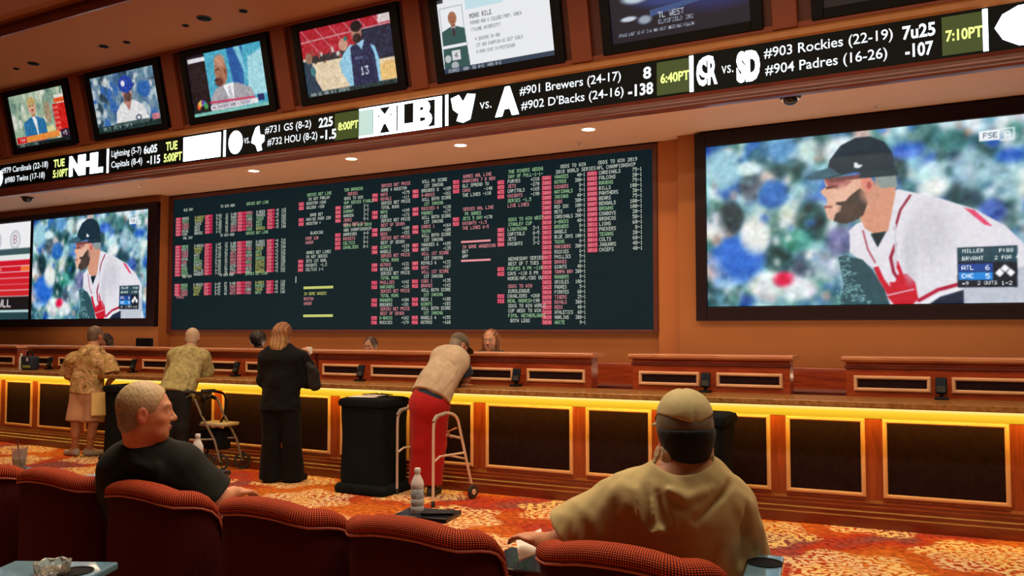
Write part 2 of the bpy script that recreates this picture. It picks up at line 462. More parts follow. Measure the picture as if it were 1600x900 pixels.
def skin_man(c, head, hr, suit, tie=None, skin=(180, 120, 95), hair=None, bald=False):
    """bust of a presenter: shoulders, neck, head"""
    u, v = head
    c.poly([(u-hr*1.9, 1.02), (u-hr*1.7, v+hr*2.5), (u-hr*.5, v+hr*1.75), (u+hr*.5, v+hr*1.75), (u+hr*1.6, v+hr*2.4), (u+hr*1.9, 1.02)], suit)
    c.poly([(u-hr*.28, v+hr*1.6), (u+hr*.3, v+hr*1.6), (u+hr*.05, v+hr*3.6)], (235, 235, 240))
    if tie: c.poly([(u-.01, v+hr*1.9), (u+.012, v+hr*1.9), (u+.015, v+hr*3.6), (u-.012, v+hr*3.6)], tie)
    c.rect(u-hr*.3, v+hr*.8, u+hr*.3, v+hr*1.75, tuple(x*.8 for x in skin))
    c.ell(u, v, hr*.62, hr*1.35, skin)
    if hair: c.ell(u, v-hr*.75, hr*.64, hr*.75, hair)
    c.ell(u-hr*.25, v-hr*.1, hr*.1, hr*.1, (50, 30, 25)); c.ell(u+hr*.2, v-hr*.1, hr*.1, hr*.1, (50, 30, 25))
    c.ell(u-.0, v+hr*.65, hr*.22, hr*.12, (120, 50, 45))

def pic_pitcher(w=480, h=270):
    c = Canvas(w, h, (122, 176, 190))
    c.blobs(7, 420, [(190, 222, 230), (60, 118, 150), (30, 78, 84), (226, 236, 238), (40, 96, 180), (96, 140, 140), (150, 190, 204), (210, 190, 186), (70, 130, 130)], 0.03, 0.085)
    for (u, v), ru, rv, col in PITCH_BLOBS: c.ell(u, v, ru, rv, col, 0.4)
    c.blobs(9, 110, [(226, 236, 236), (44, 90, 96), (60, 110, 180), (190, 160, 150)], 0.012, 0.03)
    c.noise(1, 26, 16); c.noise(2, 60, 16); c.blur(26)
    for (u, v), ru, rv, col in PITCH_BLOBS[:8]: c.ell(u, v, ru*.8, rv*.8, col, .9)
    c.noise(5, 90, 9); c.blur(7)
    for s_ in PITCH_SHAPES:
        if s_[0] == 'poly': c.poly(s_[1], s_[2])
        else: c.line(s_[1], s_[2], s_[3])
    rnd = random.Random(3)
    for _ in range(150):                                   # webbing of the glove
        u = rnd.uniform(.425, .53); v = rnd.uniform(.72, .99)
        if u < .455+(v-.7)*.22: c.line([(u, v), (u+rnd.uniform(-.006, .012), v+rnd.uniform(-.012, .012))], (140, 190, 196), .005)
    c.poly([(.405, .30), (.42, .275), (.475, .285), (.46, .315), (.43, .33)], (168, 96, 92))        # shaded eye under the bill
    c.line([(.40, .315), (.432, .31)], (96, 54, 54), .014)
    c.ell(.455, .37, .035, .06, (232, 184, 160), .9); c.line([(.392, .425), (.412, .428)], (150, 80, 76), .012)
    c.poly([(.455, .40), (.470, .37), (.50, .33), (.515, .36), (.522, .42), (.508, .485), (.475, .522), (.435, .525), (.418, .508), (.424, .47), (.44, .455), (.444, .425), (.425, .415), (.428, .402)], (64, 54, 52))
    c.ell(.47, .46, .03, .045, (78, 62, 56), .9)
    c.ell(.535, .36, .03, .06, (206, 148, 124), .9)
    c.poly([(.548, .275), (.60, .272), (.607, .335), (.56, .34)], (140, 152, 150)); c.poly([(.512, .29), (.527, .272), (.541, .30), (.538, .34), (.522, .36), (.514, .335)], (226, 140, 122)); c.ell(.527, .318, .007, .02, (170, 80, 74), .5)
    c.poly([(.50, .235), (.61, .235), (.612, .275), (.50, .275)], (26, 52, 64)); c.poly([(.40, .26), (.50, .25), (.50, .275), (.41, .285)], (120, 70, 70))
    c.ell(.70, .60, .06, .16, (208, 206, 216), 0.9); c.ell(.64, .72, .02, .14, (205, 204, 214), 0.9)
    for q in range(3): c.line([(.60+q*.05, .55+.03*q), (.60+q*.05, .78)], (206, 206, 216), .012)
    c.noise(8, 120, 4); c.blur(2)
    for t, (u, v), hh, col in PITCH_TEXT: c.text(t, u, v, hh, col, .95)
    return c
def pic_stats(w=160, h=150):
    c = Canvas(w, h, (236, 236, 238))
    c.rect(0, 0, .34, .62, (214, 218, 220)); c.ell(.1, .45, .2, .42, (84, 92, 92), .15); c.rect(.2, .12, .30, .6, (60, 66, 68))
    c.ell(.46, .18, .085, .10, (190, 196, 206)); c.ell(.46, .18, .06, .075, (228, 226, 228)); c.text('C', .43, .13, .09, (150, 150, 165))
    c.ell(.76, .18, .085, .10, (190, 196, 206)); c.ell(.76, .18, .06, .075, (232, 228, 230)); c.text('B', .73, .13, .09, (160, 140, 150))
    c.rect(.32, .27, 1, .335, (58, 84, 88)); c.text('4-2', .38, .28, .045, (230, 230, 230))
    c.rect(.32, .335, 1, .385, (226, 230, 226))
    for k in range(6):
        v = .39+k*.062
        c.rect(.30, v, 1, v+.056, (206, 18+k*3, 40)); c.text(['ROSTER', 'TEX-CAL-FLA', 'SEATTLE', 'HOME', 'FIRST PICK', 'CHICAGO'][k], .33, v+.012, .032, (250, 226, 226), .8)
        if k == 1: c.rect(.86, v, 1, v+.056, (240, 110, 60))
    c.rect(0, .64, .3, .78, (238, 214, 196)); c.rect(0, .78, .3, .90, (226, 170, 150)); c.line([(0, .70), (.3, .69)], (230, 90, 60), .012)
    c.rect(.30, .765, .42, .90, (206, 22, 30)); c.rect(.42, .765, 1, .9, (24, 20, 22))
    c.text('WLL', .52, .79, .08, (250, 240, 240), 1.1)
    c.rect(0, .90, 1, .925, (190, 222, 222)); c.rect(0, .925, 1, 1, (34, 66, 72))
    c.blur(1)
    return c
def pic_tv(k, w=176, h=100):
    if k == 0:
        c = Canvas(w, h, (20, 22, 26)); c.blobs(3, 30, [(60, 80, 90), (30, 40, 50)], .05, .2)
    elif k == 1:
        c = Canvas(w, h, (152, 176, 150)); c.blobs(11, 60, [(120, 150, 130), (190, 200, 176), (90, 120, 110), (210, 214, 200)], .05, .14)
        c.blur(2)
        skin_man(c, (.40, .26), .115, (36, 110, 160), skin=(210, 160, 130), hair=(190, 160, 100))
        c.poly([(.39, .50), (.45, .50), (.44, .80), (.42, .80)], (220, 224, 228))
        c.ell(.66, .42, .06, .2, (160, 140, 110), .4)
        c.rect(.76, .30, 1.0, .82, (206, 30, 26)); c.rect(.82, .14, 1, .2, (226, 220, 210)); c.rect(.80, .2, 1, .28, (228, 90, 40))
        for q in range(5): c.text('MLB NHL', .77, .34+q*.095, .05, (245, 200, 190), .5)
        c.rect(.60, .68, .74, .80, (214, 210, 150))
        c.rect(.02, .80, .56, .92, (200, 24, 30)); c.text('TODAY', .08, .83, .06, (250, 230, 220), .7)
        c.poly([(.2, .81), (.80, .78), (.80, .90), (.2, .92)], (230, 140, 60)); c.rect(.83, .78, 1, .93, (50, 24, 50)); c.text('+5', .86, .81, .08, (240, 240, 240))
        c.rect(0, .93, 1, 1, (16, 30, 30)); c.text('SCORES 7-4 3-2 FINAL', .05, .94, .045, (180, 200, 190), .8)
    elif k == 2:
        c = Canvas(w, h, (112, 140, 160)); c.blobs(21, 120, [(60, 96, 130), (170, 190, 200), (40, 66, 80), (200, 206, 206), (90, 126, 150), (50, 100, 170)], .04, .11)
        c.blur(2)
        c.ell(.80, .35, .10, .13, (40, 96, 170), .5)
        c.poly([(.28, 1), (.34, .66), (.44, .52), (.62, .50), (.76, .62), (.84, 1)], (224, 224, 224))
        c.poly([(.46, .50), (.60, .48), (.54, .68)], (176, 120, 104))
        c.ell(.54, .36, .075, .16, (196, 140, 120)); c.ell(.545, .44, .06, .085, (96, 66, 60), .3)
        c.ell(.54, .22, .11, .15, (34, 66, 160)); c.poly([(.55, .24), (.68, .22), (.66, .28), (.55, .30)], (30, 60, 150))
        c.ell(.50, .20, .03, .05, (230, 230, 240)); c.ell(.66, .82, .045, .05, (40, 50, 80)); c.ell(.66, .82, .03, .03, (220, 220, 222))
        c.rect(0, .88, 1, 1, (20, 46, 48)); c.rect(.3, .86, .8, .92, (60, 84, 84)); c.text('CHC 5  ATL 6  TOP 9', .08, .90, .055, (200, 214, 210), .9); c.rect(.86, .80, .97, .9, (200, 120, 130))
    elif k == 3:
        c = Canvas(w, h, (70, 168, 196)); c.poly([(.55, 0), (.75, 0), (.7, .9), (.6, .9)], (24, 88, 160)); c.poly([(.8, .2), (1, .1), (1, .8), (.75, .8)], (160, 214, 224)); c.poly([(.64, 0), (.72, 0), (.78, .6)], (130, 200, 220))
        c.blur(3)
        c.rect(0, 0, .25, 1, (22, 12, 24)); c.rect(.02, .05, .25, .12, (226, 224, 230)); c.rect(.0, .86, .25, 1, (10, 26, 26))
        c.poly([(.26, 1), (.26, .74), (.34, .60), (.46, .54), (.64, .56), (.80, .68), (.84, .9)], (164, 160, 166))
        c.poly([(.44, .56), (.58, .54), (.56, .86), (.52, .86)], (240, 240, 244)); c.poly([(.50, .60), (.54, .60), (.55, .86), (.51, .86)], (196, 196, 206))
        c.ell(.44, .34, .082, .22, (166, 108, 84)); c.ell(.44, .17, .07, .1, (188, 136, 110), .5); c.ell(.40, .50, .05, .07, (96, 50, 40), .5); c.ell(.50, .35, .02, .05, (140, 84, 66))
        c.line([(.375, .30), (.42, .29)], (60, 34, 26), .02); c.ell(.37, .46, .03, .02, (70, 26, 26))
        for i, col in enumerate([(214, 60, 40), (230, 150, 60), (220, 200, 90), (120, 60, 140), (60, 110, 190), (80, 170, 90)]):
            a = math.pi*(i+.5)/6; c.ell(.13-.05*math.cos(a), .86-.08*math.sin(a), .025, .05, col)
        c.rect(.24, .85, .86, .93, (226, 222, 226)); c.line([(.24, .80), (.82, .83)], (200, 40, 80), .03); c.rect(.86, .80, .94, .9, (20, 40, 96))
        c.poly([(0, .94), (1, .94), (1, 1), (0, 1)], (120, 190, 180)); c.text('NHL PLAYOFFS GAME 4 TUESDAY', .26, .865, .045, (90, 80, 110), .85)
    elif k == 4:
        c = Canvas(w, h, (226, 206, 174))
        c.rect(0, 0, 1, .42, (176, 30, 48))
        for q in range(7): c.line([(.02+q*.16, 0), (.22+q*.16, .42)], (210, 160, 170), .012)
        c.line([(0, .18), (1, .14)], (216, 190, 190), .014)
        c.rect(.62, .16, 1, .62, (26, 36, 62)); c.rect(.86, 0, 1, .12, (214, 200, 200))
        c.rect(.1, .40, .55, .50, (40, 42, 48)); c.blobs(4, 30, [(210, 200, 190), (40, 40, 44), (150, 60, 60)], .015, .04, (.1, .34, .6, .5))
        c.ell(.92, .8, .12, .14, (230, 190, 120), .3)
        c.poly([(.46, .45), (.54, .34), (.62, .36), (.60, 1), (.50, .95), (.42, .72), (.40, .58)], (146, 200, 226))
        c.poly([(.72, .36), (.80, .42), (.83, .62), (.82, .95), (.76, .98)], (146, 204, 232))
        c.poly([(.54, .38), (.60, .34), (.66, .42), (.70, .33), (.75, .36), (.79, .55), (.80, 1), (.53, 1)], (30, 40, 78))
        c.poly([(.60, .32), (.70, .31), (.66, .44)], (150, 200, 226))
        c.ell(.625, .20, .055, .13, (176, 120, 100)); c.ell(.625, .27, .045, .07, (40, 28, 30)); c.ell(.63, .10, .06, .08, (24, 20, 26))
        c.ell(.47, .32, .05, .09, (200, 150, 130)); c.ell(.50, .24, .02, .03, (30, 120, 110))
        c.text('HOUSTON', .58, .53, .04, (160, 180, 210), .6); c.text('13', .62, .68, .12, (240, 240, 245), .8)
        c.poly([(0, .45), (.1, .5), (.12, .75), (.2, 1), (0, 1)], (36, 60, 80)); c.ell(.07, .42, .04, .08, (150, 110, 90)); c.ell(.1, .62, .03, .07, (60, 120, 130))
        c.rect(0, .93, 1, 1, (30, 54, 58)); c.text('NBA GS HOU 8-2 SPORTS', .04, .94, .045, (220, 226, 226), .95)
    elif k == 5:
        c = Canvas(w, h, (236, 238, 242))
        c.rect(.26, -.02, .60, .20, (196, 226, 236)); c.rect(.0, 0, .06, .05, (60, 60, 60))
        c.line([(.02, .12), (.23, .12), (.23, .64), (.02, .64), (.02, .12)], (170, 176, 180), .012)
        skin_man(c, (.13, .27), .065, (40, 84, 84), (60, 40, 50), skin=(166, 110, 84))
        c.rect(.0, .62, .24, .66, (236, 238, 242)); c.ell(.05, .80, .03, .05, (190, 196, 200)); c.rect(.09, .70, .17, .83, (214, 216, 220)); c.text('4', .115, .73, .07, (90, 90, 90)); c.ell(.11, .90, .035, .05, (170, 176, 184))
        c.text('MONO RILE', .29, .26, .062, (70, 74, 82), .75)
        c.text('FORMER NBA & COLLEGE PROF. COACH', .29, .36, .045, (120, 126, 134), .66); c.text('(TULANE UNIVERSITY)', .29, .45, .045, (120, 126, 134), .66)
        for q, t in enumerate(['4 SEASONS IN NBA', '1ST NBA CHAMPION AS ASST COACH', 'A ROAD WINS IN POSTSEASON']): c.text(t, .32, .58+q*.085, .045, (130, 136, 144), .64)
        c.rect(0, .93, 1, 1, (40, 62, 84)); c.text('SCORES  NBA  GS 8-2  HOU 8-2', .04, .945, .04, (226, 230, 232), .9)
    elif k == 6:
        c = Canvas(w, h, (6, 14, 34)); c.ell(.8, .62, .28, .16, (24, 36, 90), .8); c.ell(.45, .56, .22, .08, (40, 60, 120), .9)
        c.ell(.2, .48, .1, .07, (190, 206, 220), .6); c.poly([(.30, .66), (.9, .56), (.9, .60), (.3, .74)], (52, 80, 130)); c.ell(.14, .72, .06, .03, (196, 206, 216), .5); c.ell(.26, .76, .05, .05, (150, 160, 176), .6)
        c.text('TL WEST', .36, .70, .07, (190, 200, 214), .8); c.text('ELMSFIELD 202', .36, .79, .05, (150, 160, 176), .8)
        c.text('PRICE LAST 10 AT 3-1 AND NEXT MEETINGS FOLLOW', .06, .885, .035, (200, 210, 220), .72)
    else:
        c = Canvas(w, h, (8, 12, 18)); c.text('SPORTS NEWS', .1, .85, .05, (170, 180, 190), .8); c.ell(.6, .4, .3, .2, (30, 50, 80), .8)
    if k in (1, 2, 3, 4): c.noise(30+k, 70, 12); c.blur(1)
    return c
PITCH_SHAPES = [
 ('poly',[(0.465,0.573),(0.487,0.533),(0.549,0.498),(0.589,0.378),(0.61,0.351),(0.662,0.381),(0.736,0.425),(0.82,0.49),(0.901,0.591),(0.947,0.693),(0.95,1.032),(0.564,1.024),(0.542,0.803),(0.466,0.7)],(226,224,232)),
 ('poly',[(0.785,0.897),(0.954,0.802),(0.95,1.032),(0.784,1.029)],(190,196,208)),
 ('poly',[(0.484,0.441),(0.515,0.326),(0.604,0.339),(0.603,0.38),(0.58,0.585),(0.547,0.609),(0.512,0.564)],(214,150,124)),
 ('poly',[(0.39,0.262),(0.397,0.308),(0.38,0.328),(0.38,0.343),(0.396,0.373),(0.4,0.398),(0.392,0.444),(0.401,0.495),(0.432,0.523),(0.491,0.505),(0.528,0.44),(0.515,0.27)],(226,176,152)),
 ('poly',[(0.391,0.262),(0.404,0.31),(0.442,0.294),(0.457,0.263)],(170,90,90)),
 ('poly',[(0.452,0.367),(0.474,0.348),(0.507,0.388),(0.515,0.445),(0.495,0.506),(0.454,0.532),(0.419,0.512),(0.433,0.463),(0.456,0.452),(0.472,0.39)],(66,56,54)),
 ('poly',[(0.541,0.246),(0.604,0.253),(0.61,0.34),(0.55,0.338)],(140,152,150)),
 ('poly',[(0.502,0.253),(0.519,0.242),(0.534,0.276),(0.531,0.328),(0.515,0.351),(0.504,0.324)],(228,140,122)),
 ('poly',[(0.398,0.237),(0.409,0.153),(0.444,0.073),(0.489,0.037),(0.532,0.037),(0.575,0.077),(0.597,0.144),(0.604,0.256),(0.551,0.254),(0.487,0.237),(0.442,0.247),(0.397,0.263)],(16,46,60)),
 ('poly',[(0.326,0.246),(0.367,0.212),(0.409,0.196),(0.442,0.241),(0.397,0.26),(0.352,0.262)],(56,96,112)),
 ('poly',[(0.483,0.18),(0.493,0.181),(0.496,0.193),(0.51,0.198),(0.5,0.214),(0.484,0.211)],(230,230,230)),
 ('poly',[(0.528,0.596),(0.575,0.587),(0.548,0.676)],(14,40,50)),
 ('line',[(0.645,0.393),(0.616,0.471),(0.599,0.579)],(140,26,54),0.0123),
 ('line',[(0.6,0.662),(0.585,0.737),(0.593,0.82),(0.611,0.875)],(150,26,54),0.0164),
 ('line',[(0.506,0.577),(0.519,0.683),(0.54,0.761)],(170,60,80),0.0082),
 ('poly',[(0.535,0.788),(0.549,0.783),(0.566,0.859),(0.583,0.904),(0.58,0.874),(0.597,0.875),(0.605,0.834),(0.632,0.829),(0.653,0.877),(0.661,0.972),(0.641,1.008),(0.596,1.011),(0.565,0.935)],(202,18,44)),
 ('line',[(0.602,0.765),(0.615,0.834),(0.621,0.889)],(202,18,44),0.0192),
 ('line',[(0.552,0.872),(0.572,0.949),(0.649,0.917)],(228,224,232),0.0068),
 ('poly',[(0.43,0.722),(0.452,0.713),(0.503,0.742),(0.531,0.802),(0.565,0.914),(0.582,1.011),(0.433,1.007),(0.445,0.881)],(38,78,88)),
 ('line',[(0.663,0.979),(0.716,0.923),(0.771,0.896)],(176,20,54),0.0192),
 ('line',[(0.668,1.003),(0.722,0.948),(0.775,0.917)],(240,240,244),0.0082),
 ('poly',[(0.681,1.013),(0.722,0.961),(0.785,0.926),(0.786,1.016)],(18,38,62)),
 ('poly',[(0.791,0.479),(0.82,0.496),(0.867,0.59),(0.845,0.578)],(226,70,110)),
 ('poly',[(0.771,0.697),(0.928,0.697),(0.926,0.916),(0.77,0.912)],(14,26,40)),
 ('poly',[(0.772,0.7),(0.928,0.7),(0.927,0.783),(0.772,0.774)],(34,72,86)),
 ('poly',[(0.773,0.785),(0.865,0.786),(0.864,0.829),(0.773,0.826)],(26,70,150)),
 ('poly',[(0.773,0.83),(0.864,0.833),(0.864,0.876),(0.773,0.872)],(30,136,220)),
 ('poly',[(0.895,0.793),(0.907,0.816),(0.895,0.837),(0.883,0.816)],(250,250,250)),
 ('poly',[(0.881,0.815),(0.893,0.84),(0.881,0.862),(0.869,0.84)],(250,250,250)),
 ('poly',[(0.909,0.816),(0.921,0.839),(0.91,0.861),(0.898,0.84)],(250,250,250)),
 ('poly',[(0.837,0.07),(0.893,0.068),(0.893,0.126),(0.838,0.126)],(240,246,250)),
 ('line',[(0.894,0.069),(0.929,0.068),(0.928,0.128),(0.893,0.129)],(240,246,250),0.0068),
]
PITCH_BLOBS = [((0.101,0.716),0.091,0.144,(34,104,206)),((0.084,0.459),0.043,0.103,(20,52,60)),((0.164,0.572),0.05,0.116,(232,236,232)),((0.255,0.846),0.035,0.047,(222,20,70)),((0.146,0.16),0.04,0.044,(214,240,240)),((0.055,0.152),0.058,0.123,(150,200,216)),((0.252,0.067),0.066,0.068,(90,150,200)),((0.226,0.328),0.05,0.082,(40,110,190)),((0.288,0.468),0.041,0.096,(190,206,200)),((0.349,0.504),0.05,0.123,(30,80,84)),((0.302,0.615),0.05,0.068,(60,150,140)),((0.042,0.772),0.041,0.082,(220,190,190)),((0.197,0.87),0.058,0.082,(230,236,236)),((0.331,0.761),0.05,0.082,(70,100,120)),((0.299,0.903),0.066,0.068,(224,230,232)),((0.644,0.139),0.05,0.048,(40,90,180)),((0.718,0.274),0.05,0.068,(190,220,226)),((0.71,0.368),0.045,0.055,(240,244,244)),((0.919,0.215),0.041,0.041,(40,100,200)),((0.865,0.508),0.037,0.068,(60,100,180)),((0.789,0.406),0.05,0.068,(60,96,110)),((0.76,0.106),0.066,0.068,(60,120,120)),((0.823,0.278),0.058,0.082,(140,180,196)),((0.444,0.102),0.058,0.082,(236,246,246)),((0.035,0.514),0.041,0.082,(226,230,228)),((0.392,0.765),0.05,0.082,(150,170,180)),((0.438,0.627),0.05,0.082,(100,110,150)),((0.066,0.849),0.05,0.041,(150,190,220)),((0.196,0.086),0.05,0.055,(40,96,110)),((0.338,0.083),0.041,0.068,(210,236,236)),((0.153,0.273),0.041,0.082,(90,110,120))]
PITCH_TEXT = [('MILLER', (0.785, 0.706), 0.021, (230, 235, 235)), ('P:88', (0.881, 0.709), 0.021, (230, 235, 235)), ('BRYANT', (0.784, 0.746), 0.021, (230, 235, 235)), ('2 FOR 4', (0.869, 0.747), 0.02, (230, 235, 235)), ('ATL', (0.782, 0.794), 0.024, (255, 255, 255)), ('6', (0.845, 0.795), 0.027, (255, 255, 255)), ('CHC', (0.782, 0.839), 0.024, (255, 255, 255)), ('5', (0.845, 0.841), 0.027, (255, 255, 255)), ('^9', (0.782, 0.881), 0.02, (230, 235, 235)), ('2 OUTS', (0.823, 0.881), 0.019, (230, 235, 235)), ('1-2', (0.885, 0.883), 0.021, (230, 235, 235)), ('FSE', (0.848, 0.083), 0.029, (70, 90, 110)), ('A', (0.905, 0.081), 0.037, (240, 246, 250))]
# ================================================================== THE SETTING
struct('floor', MB().box(-24, 9, -4, 10.1, -0.1, 0), M['carpet'])
struct('wall_back', MB().box(-24, 9, 10.0, 10.2, 0, 4.3), M['wall'])
struct('wall_back_left_bay', MB().box(-24, -12.25, 9.75, 10.0, 0, 3.95), M['wall'])
struct('wall_back_right_bay', MB().box(-3.0, 9, 9.75, 10.0, 0, 3.95), M['wall'])
struct('trim_1', MB().box(-3.32, -3.02, 9.93, 10.0, 1.2, 3.95, .008), M['pilaster'])
struct('trim_2', MB().box(-12.25, -2.98, 9.9, 9.998, 0.02, 1.18, .01), M['maho'])
struct('trim_3', MB().box(-3.0, 9, 9.66, 9.75, 0.02, 1.18, .01), M['maho'])
struct('trim_4', MB().box(-24, -12.25, 9.66, 9.75, 0.02, 1.18, .01), M['maho'])
struct('ceiling_soffit', MB().box(-24, 9, 8.44, 10.0, 3.95, 4.05), M['soffit'])
# moulded fascia under the ticker
xs = [(-24, 8.40), (9, 8.40)]
struct('trim_5', MB().sweep(xs, [(-.05, 3.90), (.03, 3.90), (.05, 3.92), (.05, 3.935), (.08, 3.95), (.08, 3.965), (.11, 3.985), (.12, 4.02), (-.05, 4.02)]), M['maho_dark'])
struct('trim_6', MB().sweep(xs, [(-.05, 4.43), (.10, 4.43), (.12, 4.45), (.12, 4.50), (.05, 4.56), (-.05, 4.56)]), M['ledge'])
struct('wall_fascia_core', MB().box(-24, 9, 8.43, 8.6, 4.06, 4.56), M['alcove'])
TILT = R_(13)
def fas(X, v, out=0.0):
    """point on the tilted television fascia: v metres up the slope, out metres proud of it"""
    return Vector((X, 8.36-v*math.sin(TILT)-out*math.cos(TILT), 4.55+v*math.cos(TILT)-out*math.sin(TILT)))
def fas_box(x0, x1, v0, v1, o0, o1, bev=0.0):
    b = MB().box(x0, x1, -o1, -o0, v0, v1, bev)
    return b
def fas_build(b, name, m, parent=None):
    o = b.build(name, m, parent); o.rotation_euler.x = TILT; o.location = (0, 8.36, 4.55); return o
o = fas_build(fas_box(-24, 9, -.02, 1.14, -.12, 0), 'wall_fascia', M['alcove']); tag(o, kind='structure')
TVX = [-16.19+2.155*k for k in range(8)]                 # left edge of each picture
n_ = 7
for k in range(-1, 8):
    x1 = (-16.19+2.155*(k+1))-.24; x0 = x1-.24
    o = fas_build(fas_box(x0, x1, 0, 1.12, 0, .07, .012), 'trim_%d' % n_, M['redpil']); tag(o, kind='structure'); n_ += 1
o = fas_build(fas_box(-24, 9, -.01, .05, 0, .05, .008), 'trim_%d' % n_, M['redpil']); tag(o, kind='structure'); n_ += 1
o = fas_build(fas_box(-24, 9, 1.08, 1.15, 0, .075, .01), 'trim_%d' % n_, M['redpil']); tag(o, kind='structure'); n_ += 1
struct('ceiling', MB().box(-24, 9, 6.53, 8.35, 5.62, 5.70), M['ceil'])
struct('ceiling_raised', MB().box(-24, 9, -4, 6.53, 5.76, 5.9), M['ceil2'])
struct('trim_%d' % n_, MB().sweep([(-24, 6.53), (9, 6.53)], [(0, 5.60), (.03, 5.60), (.05, 5.63), (.05, 5.68), (.02, 5.76), (0, 5.76)]), M['maho_dark'])

# ================================================================== BETTING COUNTER
def yb(X):
    """plan line of the counter base: straight, bending away towards the right"""
    t = min(max((X+6.0)/6.4, 0), 1.25)
    return 7.05+.38*t**1.6
CX0, CX1 = -19.0, 3.0
def path(x0, x1, off=0.0, step=.35):
    n = max(1, int((x1-x0)/step)); return [(x0+(x1-x0)*i/n, yb(x0+(x1-x0)*i/n)+off) for i in range(n+1)]
counter = empty('betting_counter', (-5.5, 7.2, 0), 'long mahogany betting counter with dark inset panels and yellow strip light', 'counter')
counter_inv = Matrix.Translation(-counter.location)
def cpart(mb, name, m, parent=counter, **k):
    o = mb.build(name, m, parent, **k)
    if parent is counter: o.location = -counter.location
    return o
cpart(MB().sweep(path(CX0, CX1), [(-.07, 0), (-.07, .99), (-.55, .99), (-.55, 0)]), 'front', M['maho_v'])
cpart(MB().sweep(path(CX0, CX1), [(0, 0.0), (0, .085), (-.012, .095), (-.012, .125), (-.022, .135), (-.022, .165), (-.04, .175), (-.04, .195), (-.07, .215), (-.10, .215), (-.10, 0.0)]), 'base_moulding', M['maho_base'])
strip_m = emit('yellow_strip_glow', (1.0, 0.58, 0.06), 1.5)
_nt = strip_m.node_tree; _b = _nt.nodes['Principled BSDF']                 # painted falloff: strip glow fading down the lit counter face
_g = N(_nt, 'ShaderNodeNewGeometry'); _s = N(_nt, 'ShaderNodeSeparateXYZ'); _nt.links.new(_g.outputs['Position'], _s.inputs[0])
_r = N(_nt, 'ShaderNodeMapRange'); _r.inputs[1].default_value = .876; _r.inputs[2].default_value = .965; _nt.links.new(_s.outputs[2], _r.inputs[0])
_c = N(_nt, 'ShaderNodeValToRGB'); _e = _c.color_ramp.elements
_e[0].color = (.80, .42, .010, 1); _e[1].color = (1, .86, .34, 1); _k = _e.new(.6); _k.color = (1, .62, .03, 1)
_nt.links.new(_r.outputs[0], _c.inputs[0]); _nt.links.new(_c.outputs[0], _b.inputs['Emission Color']); _b.inputs['Emission Strength'].default_value = 1.0
cpart(MB().sweep(path(CX0, CX1), [(-.062, .876), (-.058, .878), (-.045, .985), (-.068, .985), (-.068, .876)]), 'light_strip_glow', strip_m)
for i, (x0, x1) in enumerate([(-19, -15.2), (-15.2, -11.4), (-11.4, -7.6), (-7.6, -3.8), (-3.8, -1.5), (-1.5, .6), (.6, 3)]):
    xm = (x0+x1)/2; a = math.atan2(yb(x1)-yb(x0), x1-x0)
    lo = area('counter_strip_light', (xm, yb(xm)-.10, .955), x1-x0, .03, 3.4*(x1-x0), (1.0, 0.58, 0.07), (R_(38), 0, a))
def ring(x0, x1, z0, z1, wd, face, proud, mb):
    """moulded rectangular frame on the counter face, mitred profile, following the counter's plan"""
    c = [(x0, z0), (x1, z0), (x1, z1), (x0, z1)]
    prof = [(0, 0.0), (0.0, proud*.5), (wd*.3, proud), (wd*.7, proud), (wd, proud*.3), (wd, 0.0)]
    rings = []
    for (x, z), (sx, sz) in zip(c, [(1, 1), (-1, 1), (-1, -1), (1, -1)]):
        rings.append([mb.bm.verts.new((x+sx*i_, face(x+sx*i_)-o_, z+sz*i_)) for i_, o_ in prof])
    for i in range(4):
        A, B = rings[i], rings[(i+1) % 4]
        for k in range(len(prof)-1): mb.bm.faces.new((A[k], B[k], B[k+1], A[k+1]))
    return mb
face = lambda X: yb(X)+.07
wides = [(-.60, .29), (-2.37, -1.47), (-4.18, -3.26), (-5.98, -5.08), (-7.78, -6.88), (-9.58, -8.68), (-11.38, -10.48), (-13.18, -12.28), (-14.98, -14.08), (1.20, 2.1)]
narrows = [(-1.345, -.73), (-3.13, -2.50), (-4.95, -4.32), (-6.75, -6.12), (-8.55, -7.92), (-10.35, -9.72), (-12.15, -11.52), (-13.95, -13.32), (.44, 1.06)]
for (x0, x1) in wides+narrows:
    p = cpart(MB().sweep(path(x0+.02, x1-.02, .07, .2), [(-.01, .26), (.007, .26), (.007, .86), (-.01, .86)]), 'inset_panel', M['panel'])
    f = ring(x0, x1, .24, .875, .034, face, .022, MB()).build('panel_frame', M['trimgold'], p)
# countertop
wt = MB().sweep(path(CX0, CX1), [(.33, .995), (.335, 1.0), (.335, 1.035), (.325, 1.04), (-.245, 1.04), (-.245, .992), (.33, .992)]).build('countertop', M['granite'])
tag(wt, 'speckled brown granite countertop running along the betting counter', 'countertop')

